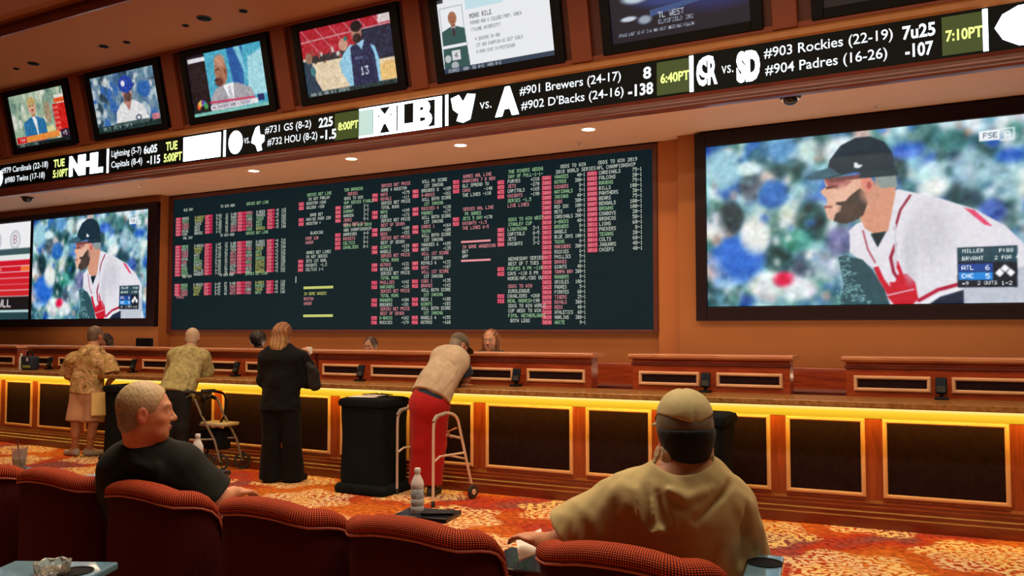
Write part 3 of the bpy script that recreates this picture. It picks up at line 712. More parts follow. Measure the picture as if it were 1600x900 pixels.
# teller partitions behind the countertop
def partition(x0, x1, devs, label):
    ym = yb((x0+x1)/2)+.25
    root = empty('teller_partition', ((x0+x1)/2, ym, .992), label, 'partition', 'mahogany partitions behind the countertop')
    def P(mb, name, m, par=root):
        o = mb.build(name, m, par)
        if par is root: o.location = -root.location
        return o
    off = .25
    P(MB().sweep(path(x0, x1, off), [(0, .992), (0, 1.335), (-.16, 1.335), (-.16, .992)]), 'body', M['maho'])
    P(MB().sweep(path(x0-.03, x1+.03, off), [(.0, 1.325), (.02, 1.33), (.04, 1.345), (.045, 1.365), (.035, 1.372), (-.26, 1.372), (-.26, 1.335), (0, 1.33)]), 'cap', M['capwood'])
    P(MB().sweep(path(x0-.01, x1+.01, off), [(0, 1.27), (.012, 1.275), (.012, 1.29), (0, 1.30), (-.01, 1.30), (-.01, 1.27)]), 'bead', M['maho_dark'])
    fc = lambda X: yb(X)+off
    eds = [x0+.06]
    for d in devs: eds += [d-.075, d+.075]
    eds.append(x1-.06)
    if len(devs) > 1:
        # one slot either side of every terminal
        new = [eds[0]]
        for a, b in zip(devs, devs[1:]):
            mid = (a+b)/2; new += [a-.075, a+.075, mid-.05, mid+.05]
        new += [devs[-1]-.075, devs[-1]+.075, eds[-1]]; eds = new
    for a, b in zip(eds[::2], eds[1::2]):
        s_ = P(MB().sweep(path(a+.02, b-.02, off, .2), [(-.01, 1.11), (.006, 1.11), (.006, 1.195), (-.01, 1.195)]), 'slot_panel', M['panel'])
        ring(a, b, 1.085, 1.215, .03, fc, .02, MB()).build('slot_frame', M['trimgold'], s_)
    return root
partition(-.885, 1.3, [-.17], 'rightmost mahogany teller partition, cut off by the picture edge, behind countertop')
partition(-2.74, -1.335, [-2.04], 'short free-standing mahogany teller partition seen above the cap of the tan-shirt man')
partition(-6.46, -3.15, [-5.79, -3.90], 'mahogany teller partition behind the man in red trousers')
partition(-11.87, -6.52, [-11.3, -9.53, -7.67], 'longest mahogany teller partition, behind the two men in patterned and olive shirts')
partition(-17.5, -12.22, [-15.1, -13.2], 'leftmost mahogany teller partition, cut off by the picture edge')

DEVL = ['beside the dark bottles at far left', 'left of the man in the patterned shirt', 'between the men in patterned and olive shirts', 'between olive-shirt man and woman in black',
        'above the draped black bin', 'right of the bending man', 'above the tan cap of the seated man', 'at the right end of the picture']
for X, l in zip([-13.2, -11.3, -9.53, -7.67, -5.79, -3.90, -2.04, -.17], DEVL):
    y = yb(X)+.15
    r = empty('card_terminal', (X, y, 1.04), 'small black card terminal on countertop '+l, 'card terminal', 'black card terminals along the counter')
    MB().box(-.05, .05, -.04, .05, 0, .02, .006).build('base', M['black'], r)
    MB().box(-.012, .012, 0, .03, .01, .08).build('stand', M['black'], r)
    o = MB().box(-.043, .043, -.014, .014, 0, .135, .01).build('body', M['black'], r); o.location = (0, -.005, .045); o.rotation_euler.x = R_(-18)
    o2 = MB().box(-.034, .034, -.0165, -.0135, .07, .122).build('screen', mat('terminal_glass', (.01, .02, .035), .15), o)
    MB().box(-.03, .03, -.0165, -.0135, .012, .06).build('keypad', M['rubber'], o)

# ================================================================== WALL DISPLAYS
scr_m = emit_attr('big_screen_light', 1.0)
tv_m = emit_attr('television_light', 0.95)
def frame_bm(x0, x1, z0, z1, l, r, b, t, y0, y1):
    mb = MB()
    mb.box(x0, x0+l, y0, y1, z0, z1, .008); mb.box(x1-r, x1, y0, y1, z0, z1, .008)
    mb.box(x0+l, x1-r, y0, y1, z0, z0+b, .008); mb.box(x0+l, x1-r, y0, y1, z1-t, z1, .008)
    return mb
frame_m = mat('screen_frame_dark', (0.014, 0.005, 0.008), 0.45, vary=.1, spec=.2)
can = pic_pitcher()
r = empty('video_wall', (-2.77, 9.75, 1.70), 'large right-hand video screen showing a bearded baseball pitcher in profile', 'video screen')
frame_bm(0, 3.75, 0, 2.23, .13, .25, .16, .17, -.09, -.001).build('frame', frame_m, r)
MB().box(.12, 3.55, -.04, -.005, .15, 2.08).build('housing', M['blackm'], r)
can.mesh('screen', 3.37, 1.89, scr_m, r, Matrix.Translation((.13, -.045, .17)))
r = empty('video_wall', (-18.3, 9.75, 1.65), 'large left-hand video screen with the same pitcher and a red statistics panel', 'video screen')
frame_bm(0, 6.05, 0, 2.17, .25, .22, .14, .10, -.09, -.001).build('frame', frame_m, r)
MB().box(.2, 5.9, -.04, -.005, .12, 2.1).build('housing', M['blackm'], r)
can.mesh('screen', 3.36, 1.91, scr_m, r, Matrix.Translation((2.47, -.045, .15)))
pic_stats().mesh('statistics_screen', 2.10, 1.91, scr_m, r, Matrix.Translation((.28, -.045, .15)))
MB().box(2.39, 2.46, -.055, -.04, .13, 2.07).build('mullion', frame_m, r)

# odds board
bx0, bx1, bz0, bz1 = -12.16, -3.37, 1.60, 3.88
board = empty('odds_board', (bx0, 9.97, bz0), 'wide black LED odds board covered in red, white and green betting lines', 'odds board')
frame_bm(-.08, bx1-bx0+.05, -.05, bz1-bz0+.05, .08, .06, .05, .06, -.06, .028).build('frame', mat('board_frame', (.10, .022, .014), .4), board)
m_, nt_, b_ = new_mat('led_board_face')
b_.inputs['Base Color'].default_value = (.003, .006, .008, 1); b_.inputs['Roughness'].default_value = .6; b_.inputs['Specular IOR Level'].default_value = .08
b_.inputs['Emission Color'].default_value = (.012, .055, .075, 1); b_.inputs['Emission Strength'].default_value = .22
MB().box(0, bx1-bx0, -.02, .028, 0, bz1-bz0).build('panel', m_, board)
RED, WHT, GRN, YEL, PNK = 'red', 'white', 'green', 'yellow', 'pink'
led = {RED: emit('led_red', (.95, .05, .13), .85), WHT: emit('led_white', (.68, .76, .66), .85), GRN: emit('led_green', (.42, .75, .40), .8),
       YEL: emit('led_yellow', (.75, .80, .22), .7), PNK: emit('led_pink', (.95, .34, .38), .8), 'bg': emit('led_red_cell', (.62, .022, .085), .8)}
PIT, CW, CHH = .0667, .0335, .0475
quads = {}
GROUP = [0]
class _Q:
    def __getitem__(s, k): return quads.setdefault(GROUP[0], {}).setdefault(k, [])
Q_ = _Q()
def put(X, row, txt, colr, z=None, cw=CW):
    ztop = (3.795-row*PIT if z is None else z)-.008
    px = cw*.80/5; pz = CHH/7
    for i, ch in enumerate(txt):
        g = FONT.get(ch)
        if g is None: continue
        for rr in range(7):
            c0 = None
            for cc in range(6):
                on = cc < 5 and g[rr, cc]
                if on and c0 is None: c0 = cc
                if not on and c0 is not None:
                    xa = X+i*cw+c0*px; xb = X+i*cw+cc*px; zz = ztop-rr*pz
                    Q_[colr].append((xa, xb, zz-pz, zz)); c0 = None
def cell(X, row, n, txt, z=None):
    zt = (3.795-row*PIT if z is None else z)-.004
    Q_['bg'].append((X-.008, X+n*CW, zt-.056, zt)); put(X, row, txt, RED if False else PNK, z)
rb = random.Random(12)
c = -4.11
put(-4.12, 0, 'ODDS TO WIN 2019', WHT); put(-4.14, 1, 'NFL CHAMPIONSHIP', WHT)
for i, (n, od) in enumerate(zip('CARDINALS FALCONS RAVENS BILLS PANTHERS BEARS BENGALS BROWNS COWBOYS BRONCOS LIONS PACKERS TEXANS COLTS JAGUARS CHIEFS'.split(),
                              '75-1 20-1 75-1 100-1 30-1 75-1 100-1 100-1 20-1 50-1 60-1 8-1 20-1 60-1 40-1 40-1'.split())):
    cell(-4.27, 2+i, 4, str(8001+i)); put(c, 2+i, n, GRN if i % 5 == 2 else WHT); put(-3.52-len(od)*CW, 2+i, od, WHT)
GROUP[0] = 'ws'
put(-4.66, 0, 'ODDS TO WIN', WHT); put(-4.73, 1, '2018 WORLD SERIES', WHT, cw=.034)
for i, n in enumerate('YANKEES ASTROS DODGERS NATIONALS INDIANS CUBS RED SOX METS CARDINALS D-BACKS BREWERS ANGELS BLUE JAYS TWINS MARINERS ROCKIES PHILLIES BRAVES GIANTS TAMPA BAY RANGERS ORIOLES PADRES PIRATES TIGERS ROYALS REDS ATHLETICS MARLINS WHITE'.replace('RED SOX', 'RED_SOX').replace('BLUE JAYS', 'BLUE_JAYS').replace('TAMPA BAY', 'TAMPA_BAY').split()):
    od = '%d-1' % rb.choice([5, 6, 8, 9, 12, 20, 25, 40, 60, 100, 300])
    cell(-4.93, 2+i, 4, str(3001+i)); put(-4.75, 2+i, n.replace('_', ' '), rb.choice([WHT, WHT, GRN, PNK]), cw=.030); put(-4.30-len(od)*.030, 2+i, od, WHT, cw=.030)
def block(X, row, heads, rows, wd, idn=3, start=900):
    GROUP[0] = (X, round(row))
    for i, h in enumerate(heads): put(X+.02, row+i, h, rb.choice([WHT, WHT, GRN, PNK]))
    r0 = row+len(heads)
    for i, (a, b) in enumerate(rows):
        if a[0] != ' ': cell(X-.145, r0+i, idn, str(start+i))
        put(X+.01, r0+i, a.strip(), rb.choice([WHT, GRN, PNK, WHT])); put(X+wd-len(b)*CW, r0+i, b, WHT)
W5 = .50
block(-5.47, 0, ['THE MINERS WEDDG', 'DAY OF PULL-1-1-'][:2], [('FURYES', '+210'), ('JETS', '-270'), ('CAPITALS', '+165'), ('KNIGHTS', '-190'), (' SERIES -1.5', ''), (' LIVE LINES', '')], W5, 3, 431)
block(-5.47, 9.9, ['ODDS TO WIN WEST', 'STANLEY CUP'], [('LIGHTNING', '3-1'), ('CAPITALS', '6-5'), ('JETS', '2-1'), ('KNIGHTS', '3-2')], W5, 3, 501)
block(-5.47, 18, ['WEDNESDAY SERIES', 'BEST OF 7 TUES'], [('FURYES 8 PM -110', ''), ('CAVS -110 8 PM', ''), (' HORSE/NFL/CBS OU', '')], W5, 3, 611)
block(-5.47, 23.6, ['ODDS TO WIN', 'EUROLEAGUE'], [('CAVALIERS', '+260'), ('REAL MADRID', '-190')], W5, 3, 711)
for i, t in enumerate(['ODDS TO WIN WORLD', 'CUP WEEK TO WIN', 'FIFA. NETHERLANDS', ' BOTH LEGS']): put(-5.45, 27.6+i, t, rb.choice([WHT, GRN]))
block(-6.20, 0, ['GAMES WAL LINE'], [('WARRIORS 7 B MEN', ''), ('GLC SPREAD TU', ''), ('CAVS', '-140'), (' THE LINES -110', '')], W5, 3, 511)
block(-6.20, 7, ['SERIES NHL LINE', ' PK GAMES'], [('JETS 5 DAY', '+170'), ('KNIGHTS -1.5', ''), (' THE LINES 6-5', '')], W5, 3, 521)
GROUP[0] = 'wager'
put(-6.21, 14, '==============', PNK); put(-6.19, 15, 'IN GAME WAGERING', PNK, cw=.034); put(-6.19, 16, 'BET', WHT); put(-6.19, 17, 'APP', WHT); put(-6.21, 18, '==============', PNK)
Q_[PNK].append((-6.21, -5.73, 3.795-14.6*PIT, 3.795-14.2*PIT)); Q_[PNK].append((-6.21, -5.73, 3.795-18.6*PIT, 3.795-18.2*PIT))
tm = ['BREWERS', 'D-BACKS', 'ROCKIES', 'PADRES', 'CARDS', 'TWINS', 'YANKEES', 'NATS', 'ROYALS', 'RAYS', 'CUBS', 'BRAVES', 'REDS', 'GIANTS', 'ANGELS', 'ASTROS', 'ORIOLES', 'PHILLIES', 'MARINERS', 'RANGERS']
for q in range(8):
    r0 = .2+q*3.95
    block(-6.90, r0, ['WILL %s SCORE' % rb.choice(['BOTH', 'PK', '1ST']), ' 1ST INNING'], [(tm[(q*2) % 20]+' %d' % rb.randint(1, 9), '+%d' % rb.randint(100, 190)), (tm[(q*2+1) % 20], '-%d' % rb.randint(100, 190))], .52, 3, 901+q*2)
for q in range(8):
    r0 = .2+q*3.95
    block(-7.64, r0, ['SERIES BET PRICE', rb.choice(['BEST OF SEVEN', 'GAME 4 HOUSTON', 'TOTAL RUNS'])], [(tm[(q*2+7) % 20], '+%d' % rb.randint(100, 190)), (tm[(q*2+8) % 20], '-%d' % rb.randint(100, 190))], .54, 3, 701+q*2)
block(-8.35, .3, ['TOM BRONCOS', '  SERIES', 'ODDS TO WIN', 'MVP SERIES FINALS'], [('CURRY', '2-1'), ('DURANT', '3-2'), ('HARDEN', '3-1'), ('JAMES', '5-1'), (' NBA LINES 2-1', '')], W5, 3, 801)
block(-8.35, 8.6, ['ODDS TO WIN 2018', 'NBA CHAMPIONSHIP'], [('WARRIORS', '4-9'), ('ROCKETS', '3-1'), ('CELTICS', '9-1'), ('CAVALIERS', '8-1')], W5, 3, 811)
block(-9.10, .6, ['SERIES BET LINE', ' DO NOT PARLAY'], [('HOUSTON +260', ''), ('GOLDEN -320', '')], W5, 3, 821)
block(-9.10, 5.4, ['  GAME BET'], [('HOU/GS OVER 220', ''), ('HOUSTON +', '')], W5, 3, 831)
GROUP[0] = 'bj'
put(-9.00, 9.7, 'BLACKJACK'[:8], WHT); put(-9.10, 10.9, 'OVER 220', PNK); put(-9.10, 11.9, 'UNDER', PNK)
block(-9.10, 14.3, ['GAMES BET LINES', 'DO NOT SERIES'], [('JETS 1ST GOAL', ''), ('KNIGHTS  -1.5', ''), ('CELTICS 1-1', '')], W5, 3, 841)
GROUP[0] = 'bw'
put(-9.12, 24.0, 'IN GAME WAGERING'[:14], YEL); put(-9.12, 25.2, 'BOSTON', PNK); put(-9.12, 26.3, 'UNDER', PNK)
Q_[YEL].append((-9.13, -8.53, 2.235, 2.275)); Q_[YEL].append((-9.13, -8.53, 1.795, 1.835)); Q_[WHT].append((-9.30, -9.285, 2.34, 2.44))
# game lines at the left: fine pitch rows
def lines(ztop, n, head):
    GROUP[0] = head
    put(-11.9, 0, head, WHT, z=ztop+.15); put(-11.0, 0, 'TO WIN NBA', WHT, z=ztop+.15); put(-10.4, 0, 'SERIES BET LINE', GRN, z=ztop+.15)
    for i in range(n):
        z = ztop-i*.0545
        a, b = tm[(i*2) % 20], tm[(i*2+1) % 20]
        Q_['bg'].append((-12.10, -11.95, z-.05, z-.006)); put(-12.09, 0, '%d' % (901+i), PNK, z=z, cw=.036)
        put(-11.93, 0, a[:5], rb.choice([WHT, GRN, GRN, PNK]), z=z); put(-11.62, 0, b[:7], rb.choice([YEL, GRN, WHT, YEL]), z=z)
        Q_['bg'].append((-11.37, -11.19, z-.05, z-.006)); put(-11.36, 0, '%d' % rb.randint(100, 999), PNK, z=z)
        put(-11.10, 0, '%d-%d' % (rb.randint(1, 9), rb.randint(10, 99)), WHT, z=z); put(-10.88, 0, '%d' % rb.randint(10, 99), WHT, z=z)
        put(-10.75, 0, b[:4], rb.choice([PNK, WHT, PNK]), z=z); Q_['bg'].append((-10.60, -10.40, z-.05, z-.006)); put(-10.59, 0, '%d' % (951+i), PNK, z=z)
        put(-10.39, 0, a[:4], rb.choice([GRN, PNK, WHT]), z=z); put(-10.17, 0, b[:6], rb.choice([GRN, WHT, YEL]), z=z)
        Q_['bg'].append((-9.93, -9.77, z-.05, z-.006)); put(-9.92, 0, '%d' % rb.randint(100, 999), PNK, z=z)
        put(-9.74, 0, '%+d' % rb.randint(1, 9), WHT, z=z); put(-9.62, 0, '%d' % rb.randint(100, 240), WHT, z=z, cw=.034)
lines(3.56, 6, 'MLB DAY'); lines(3.07, 10, 'NHL DAY'); lines(2.40, 4, 'NBA DAY')
put(-12.05, 0, 'TOTALS', PNK, z=2.25-.055)
LM = list(led.keys())
for gk, dd in quads.items():
    V, mi = [], []
    for kk, q in dd.items():
        yv = -.0225 if kk == 'bg' else -.0245
        for (xa, xb, za, zb) in q:
            V += [(xa-bx0, yv, za-bz0), (xb-bx0, yv, za-bz0), (xb-bx0, yv, zb-bz0), (xa-bx0, yv, zb-bz0)]; mi.append(LM.index(kk))
    o = mesh_np('odds_listing', V, np.arange(len(V)).reshape(-1, 4), led[LM[0]], board, smooth=False)
    for kk in LM[1:]: o.data.materials.append(led[kk])
    o.data.polygons.foreach_set('material_index', np.array(mi, np.int32)); o.data.update()

# ticker
TY = 8.30
tick = empty('led_ticker', (-15, TY, 4.02), 'long LED ticker band with scrolling game numbers, teams and odds above the soffit', 'ticker')
def tk(o, par=tick): o.location = (o.location[0]-tick.location[0], o.location[1]-tick.location[1], o.location[2]-tick.location[2]); return o
tk(MB().box(-19, 4, TY+.0, TY+.09, 4.025, 4.43).build('display_panel', mat('ticker_face', (.003, .006, .009), .5, spec=.08), tick))
tw = emit('ticker_white', (.88, .95, 1.0), 1.15); tb = emit('ticker_bright', (.85, .93, 1.0), 6); tg = emit('ticker_yellow_green', (.80, .95, .25), 1.3)
tgb = emit('ticker_green_field', (.03, .07, .008), .8)
def text(s, x0, x1, z0, z1, m, name='ticker_text', bold=.0):
    cu = bpy.data.curves.new('t', 'FONT'); cu.body = s; cu.size = 1; cu.resolution_u = 3; cu.offset = bold
    o = bpy.data.objects.new('t', cu); COL.objects.link(o)
    bpy.context.view_layer.update()
    me = bpy.data.meshes.new_from_object(o.evaluated_get(bpy.context.evaluated_depsgraph_get()))
    bpy.data.objects.remove(o); bpy.data.curves.remove(cu)
    n = len(me.vertices); co = np.zeros(n*3, np.float32); me.vertices.foreach_get('co', co); co = co.reshape(-1, 3)
    lo, hi = co.min(0), co.max(0)
    new = np.zeros_like(co); new[:, 0] = x0+(co[:, 0]-lo[0])/(hi[0]-lo[0])*(x1-x0); new[:, 2] = z0+(co[:, 1]-lo[1])/(hi[1]-lo[1])*(z1-z0); new[:, 1] = TY-.004
    me.vertices.foreach_set('co', new.ravel()); me.update(); me.materials.append(m)
    o = bpy.data.objects.new(name, me); COL.objects.link(o); o.parent = tick
    return tk(o)
TA0, TA1, TB0, TB1 = 4.245, 4.375, 4.075, 4.205
def flat(pts, m, name='ticker_logo', y=TY-.004):
    mb = MB(); mb.prism(pts, y-.001, y+.003); return tk(mb.build(name, m, tick))
def circ(cx, cz, rx, rz, n=20): return [(cx+rx*math.cos(2*math.pi*i/n), cz+rz*math.sin(2*math.pi*i/n)) for i in range(n)]
text('#903 Rockies (22-19)', -1.67, -0.51, TA0, TA1, tw, bold=0.008)
text('#904 Padres (16-26)', -1.66, -0.56, TB0, TB1, tw, bold=0.008)
text('7u25', -0.43, -0.16, TA0, TA1, tw, bold=0.03)
text('-107', -0.41, -0.18, TB0, TB1, tw, bold=0.03)
text('#901 Brewers (24-17)', -4.4, -3.17, TA0, TA1, tw, bold=0.008)
text("#902 D'Backs (24-16)", -4.38, -3.14, TB0, TB1, tw, bold=0.008)
text('8', -2.92, -2.83, TA0, TA1, tw, bold=0.03)
text('-138', -3.09, -2.81, TB0, TB1, tw, bold=0.03)
text('#731 GS (8-2)', -8.35, -7.52, TA0, TA1, tw, bold=0.008)
text('#732 HOU (8-2)', -8.3, -7.41, TB0, TB1, tw, bold=0.008)
text('225', -7.39, -7.15, TA0, TA1, tw, bold=0.03)
text('-1.5', -7.36, -7.09, TB0, TB1, tw, bold=0.03)
text('Lightning (5-7)', -11.58, -10.89, TA0, TA1, tw, bold=0.008)
text('Capitals (8-4)', -11.58, -10.86, TB0, TB1, tw, bold=0.008)
text('6u05', -10.83, -10.53, TA0, TA1, tw, bold=0.03)
text('-115', -10.75, -10.46, TB0, TB1, tw, bold=0.03)
text('TUE', -10.34, -10.09, TA0, TA1, tg, bold=0.03)
text('5:00PT', -10.38, -9.99, TB0, TB1, tg, bold=0.03)
text('#979 Cardinals (22-18)', -14.51, -13.19, TA0, TA1, tw, bold=0.008)
text('#980 Twins (17-18)', -14.39, -13.27, TB0, TB1, tw, bold=0.008)
text('TUE', -13.04, -12.75, TA0, TA1, tg, bold=0.03)
text('5:10PT', -13.05, -12.66, TB0, TB1, tg, bold=0.03)
flat([(-0.11, 4.05), (0.23, 4.05), (0.23, 4.40), (-0.11, 4.40)], tgb, 'green_field', TY-.001)
text('7:10PT', -0.08, 0.21, 4.17, 4.275, tg, bold=.03)
flat([(-2.77, 4.05), (-2.4, 4.05), (-2.4, 4.40), (-2.77, 4.40)], tgb, 'green_field', TY-.001)
text('6:40PT', -2.73, -2.42, 4.17, 4.275, tg, bold=.03)
flat([(-7.12, 4.05), (-6.7, 4.05), (-6.7, 4.40), (-7.12, 4.40)], tgb, 'green_field', TY-.001)
text('8:00PT', -7.06, -6.73, 4.17, 4.275, tg, bold=.03)
text('vs.', -2.09, -1.97, 4.18, 4.26, tw)
text('vs.', -4.93, -4.77, 4.18, 4.26, tw)
text('vs.', -8.74, -8.63, 4.18, 4.26, tw)
flat([(0.210, 4.04), (0.250, 4.04), (0.250, 4.415), (0.210, 4.415)], tb, 'divider_bar')
flat([(-2.420, 4.04), (-2.380, 4.04), (-2.380, 4.415), (-2.420, 4.415)], tb, 'divider_bar')
flat([(-5.410, 4.04), (-5.370, 4.04), (-5.370, 4.415), (-5.410, 4.415)], tb, 'divider_bar')
flat([(-9.140, 4.04), (-9.100, 4.04), (-9.100, 4.415), (-9.140, 4.415)], tb, 'divider_bar')
flat([(-11.690, 4.04), (-11.650, 4.04), (-11.650, 4.415), (-11.690, 4.415)], tb, 'divider_bar')
# team marks and league blocks, all but burnt out by their brightness
flat([(.30, 4.23), (.36, 4.34), (.48, 4.40), (.75, 4.41), (.75, 4.04), (.48, 4.05), (.36, 4.12)], tb)
text('CR', -2.35, -2.13, 4.08, 4.37, tw, 'ticker_logo', .04)
text('C', -2.33, -2.17, 4.16, 4.39, tb, 'ticker_logo', .03)
text('SD', -1.94, -1.71, 4.06, 4.38, tb, 'ticker_logo', .07)
flat([(-5.33, 4.36), (-5.22, 4.39), (-5.16, 4.30), (-5.10, 4.39), (-4.99, 4.37), (-5.03, 4.20), (-5.06, 4.08), (-5.16, 4.05), (-5.25, 4.08), (-5.22, 4.16), (-5.30, 4.22)], tb)
flat([(-4.72, 4.06), (-4.59, 4.40), (-4.53, 4.40), (-4.41, 4.06), (-4.50, 4.06), (-4.53, 4.14), (-4.60, 4.14), (-4.63, 4.06)], tb)
flat([(-6.72, 4.05), (-6.50, 4.05), (-6.50, 4.40), (-6.72, 4.40)], emit('ticker_grey', (.55, .75, .68), 1.0))
text('MLB', -6.49, -5.60, 4.055, 4.40, tb, 'ticker_logo', .05)
flat([(-6.72, 4.385), (-5.46, 4.385), (-5.46, 4.41), (-6.72, 4.41)], tb); flat([(-6.72, 4.035), (-5.46, 4.035), (-5.46, 4.06), (-6.72, 4.06)], tb)
flat([(-5.56, 4.06), (-5.46, 4.06), (-5.46, 4.40), (-5.56, 4.40)], tb)
flat(circ(-8.905, 4.22, .135, .165), tb)
flat([(-8.56, 4.30), (-8.52, 4.38), (-8.46, 4.40), (-8.44, 4.28), (-8.36, 4.26), (-8.36, 4.18), (-8.42, 4.14), (-8.40, 4.06), (-8.48, 4.05), (-8.52, 4.14), (-8.60, 4.18), (-8.58, 4.26)], tb)
flat([(-9.96, 4.05), (-9.20, 4.05), (-9.20, 4.40), (-9.96, 4.40)], tb)
text('NHL', -12.63, -11.78, 4.06, 4.39, tb, 'ticker_logo', .06)
flat(circ(-14.60, 4.2, .14, .15), tb)
flat([(-17.5, 4.06), (-16.6, 4.06), (-16.6, 4.39), (-17.5, 4.39)], tb)

# televisions on the tilted fascia
TVL = ['television at the far left edge, almost out of the picture', 'television showing a man in a blue suit beside a red panel', 'television showing a baseball player in a blue cap and white jersey',
       'television showing a bald man in a grey suit on light blue', 'television showing a basketball player in a navy jersey number 13', 'television showing a white text card with a small portrait',
       'television with a dark night picture, cut by the top edge', 'rightmost television, only its lower dark edge in the picture']
for k, X in enumerate(TVX):
    root = empty('television', fas(X, .13), 'black-framed '+TVL[k], 'television', 'televisions tilted out above the ticker')
    root.rotation_euler.x = TILT
    frame_bm(-.11, 1.59, -.10, .95, .11, .12, .10, .10, -.065, -.003).build('bezel', M['bezel'], root)
    MB().box(-.10, 1.58, -.035, -.001, -.09, .94).build('housing', M['blackm'], root)
    pic_tv(k).mesh('screen', 1.47, .85, tv_m, root, Matrix.Translation((0, -.038, 0)))

# soffit downlights, domes, sprinklers, ceiling spots
lens = emit('downlight_lens', (1.0, .74, .48), 9)
DL = ['first from the right', 'second from the right', 'third from the right', 'leftmost of the visible four']
for X, l in zip((-3.82, -5.59, -7.36, -9.2), DL):
    r = empty('downlight', (X, 8.93, 3.95), 'small round recessed downlight in the soffit above the odds board, '+l, 'ceiling light', 'downlights over the odds board')
    MB().lathe([(.075, -.004), (.085, -.006), (.10, -.003), (.10, .0), (.075, .0)], 28, caps=False).build('trim_ring', M['white'], r, smooth=True)
    MB().lathe([(.0005, -.003), (.076, -.003), (.076, .0), (.0005, .0)], 28).build('lens', lens, r)
    l_ = bpy.data.lights.new('downlight_lamp', 'SPOT'); l_.energy = 42; l_.color = (1, .72, .45); l_.spot_size = R_(105); l_.spot_blend = .8; l_.shadow_soft_size = .06
    lo = bpy.data.objects.new('downlight_lamp', l_); COL.objects.link(lo); lo.location = (X, 8.93, 3.93)
for X, Y, l in ((-1.48, 8.61, 'black security camera dome on the soffit above the right video screen'), (-14.57, 8.80, 'black security camera dome on the soffit above the left video screen')):
    r = empty('dome_camera', (X, Y, 3.95), l, 'security camera')
    MB().lathe([(.105, -.0), (.105, -.015), (.085, -.02)], 28).build('base_ring', M['black'], r, smooth=True)
    MB().lathe([(.08*math.cos(a), -.02-.075*math.sin(a)) for a in [R_(x) for x in range(0, 90, 12)]]+[(.002, -.095)], 28).build('dome', mat('smoked_dome', (.02, .02, .025), .12), r, smooth=True)
for X, Y, l in ((-.75, 9.4, 'right of the camera dome'), (-4.2, 9.5, 'near the top of the odds board'), (-13.9, 9.1, 'near the left camera dome'), (-11.7, 8.9, 'left of the leftmost downlight')):
    r = empty('sprinkler_head', (X, Y, 3.95), 'tiny sprinkler head on the soffit '+l, 'sprinkler')
    MB().lathe([(.035, 0), (.035, -.006), (.012, -.012), (.008, -.035), (.02, -.038), (.02, -.042), (.004, -.042)], 16).build('body', M['alu'], r, smooth=True)
SPX = [(-12.27, 7.445, .075), (-12.74, 7.47, .04), (-10.64, 7.457, .06), (-10.2, 7.5, .045), (-8.53, 7.386, .085), (-8.95, 7.45, .04), (-7.9, 7.45, .05)]
for i, (X, Y, rr) in enumerate(SPX):
    r = empty('recessed_spotlight', (X, Y, 5.62), ['larger unlit black ceiling spot above the television with the blue-suited man', 'smallest unlit spot at the far left of the ceiling', 'unlit black ceiling spot above the television with the baseball player', 'small unlit ceiling spot right of the one above the baseball player',
        'largest unlit black ceiling spot, above the television with the bald man', 'small unlit spot just left of the largest ceiling spot', 'small unlit spot right of the largest ceiling spot'][i], 'ceiling light', 'unlit spots in the upper ceiling')
    MB().lathe([(rr, 0), (rr*1.12, -.004), (rr*1.12, -.010), (rr*.95, -.012), (rr*.9, -.001)], 24, caps=False).build('trim_ring', M['black'], r, smooth=True)
    MB().lathe([(rr*.92, -.002), (rr*.7, -.006), (rr*.6, -.02), (.002, -.025)], 24).build('lamp', M['blackm'], r, smooth=True)
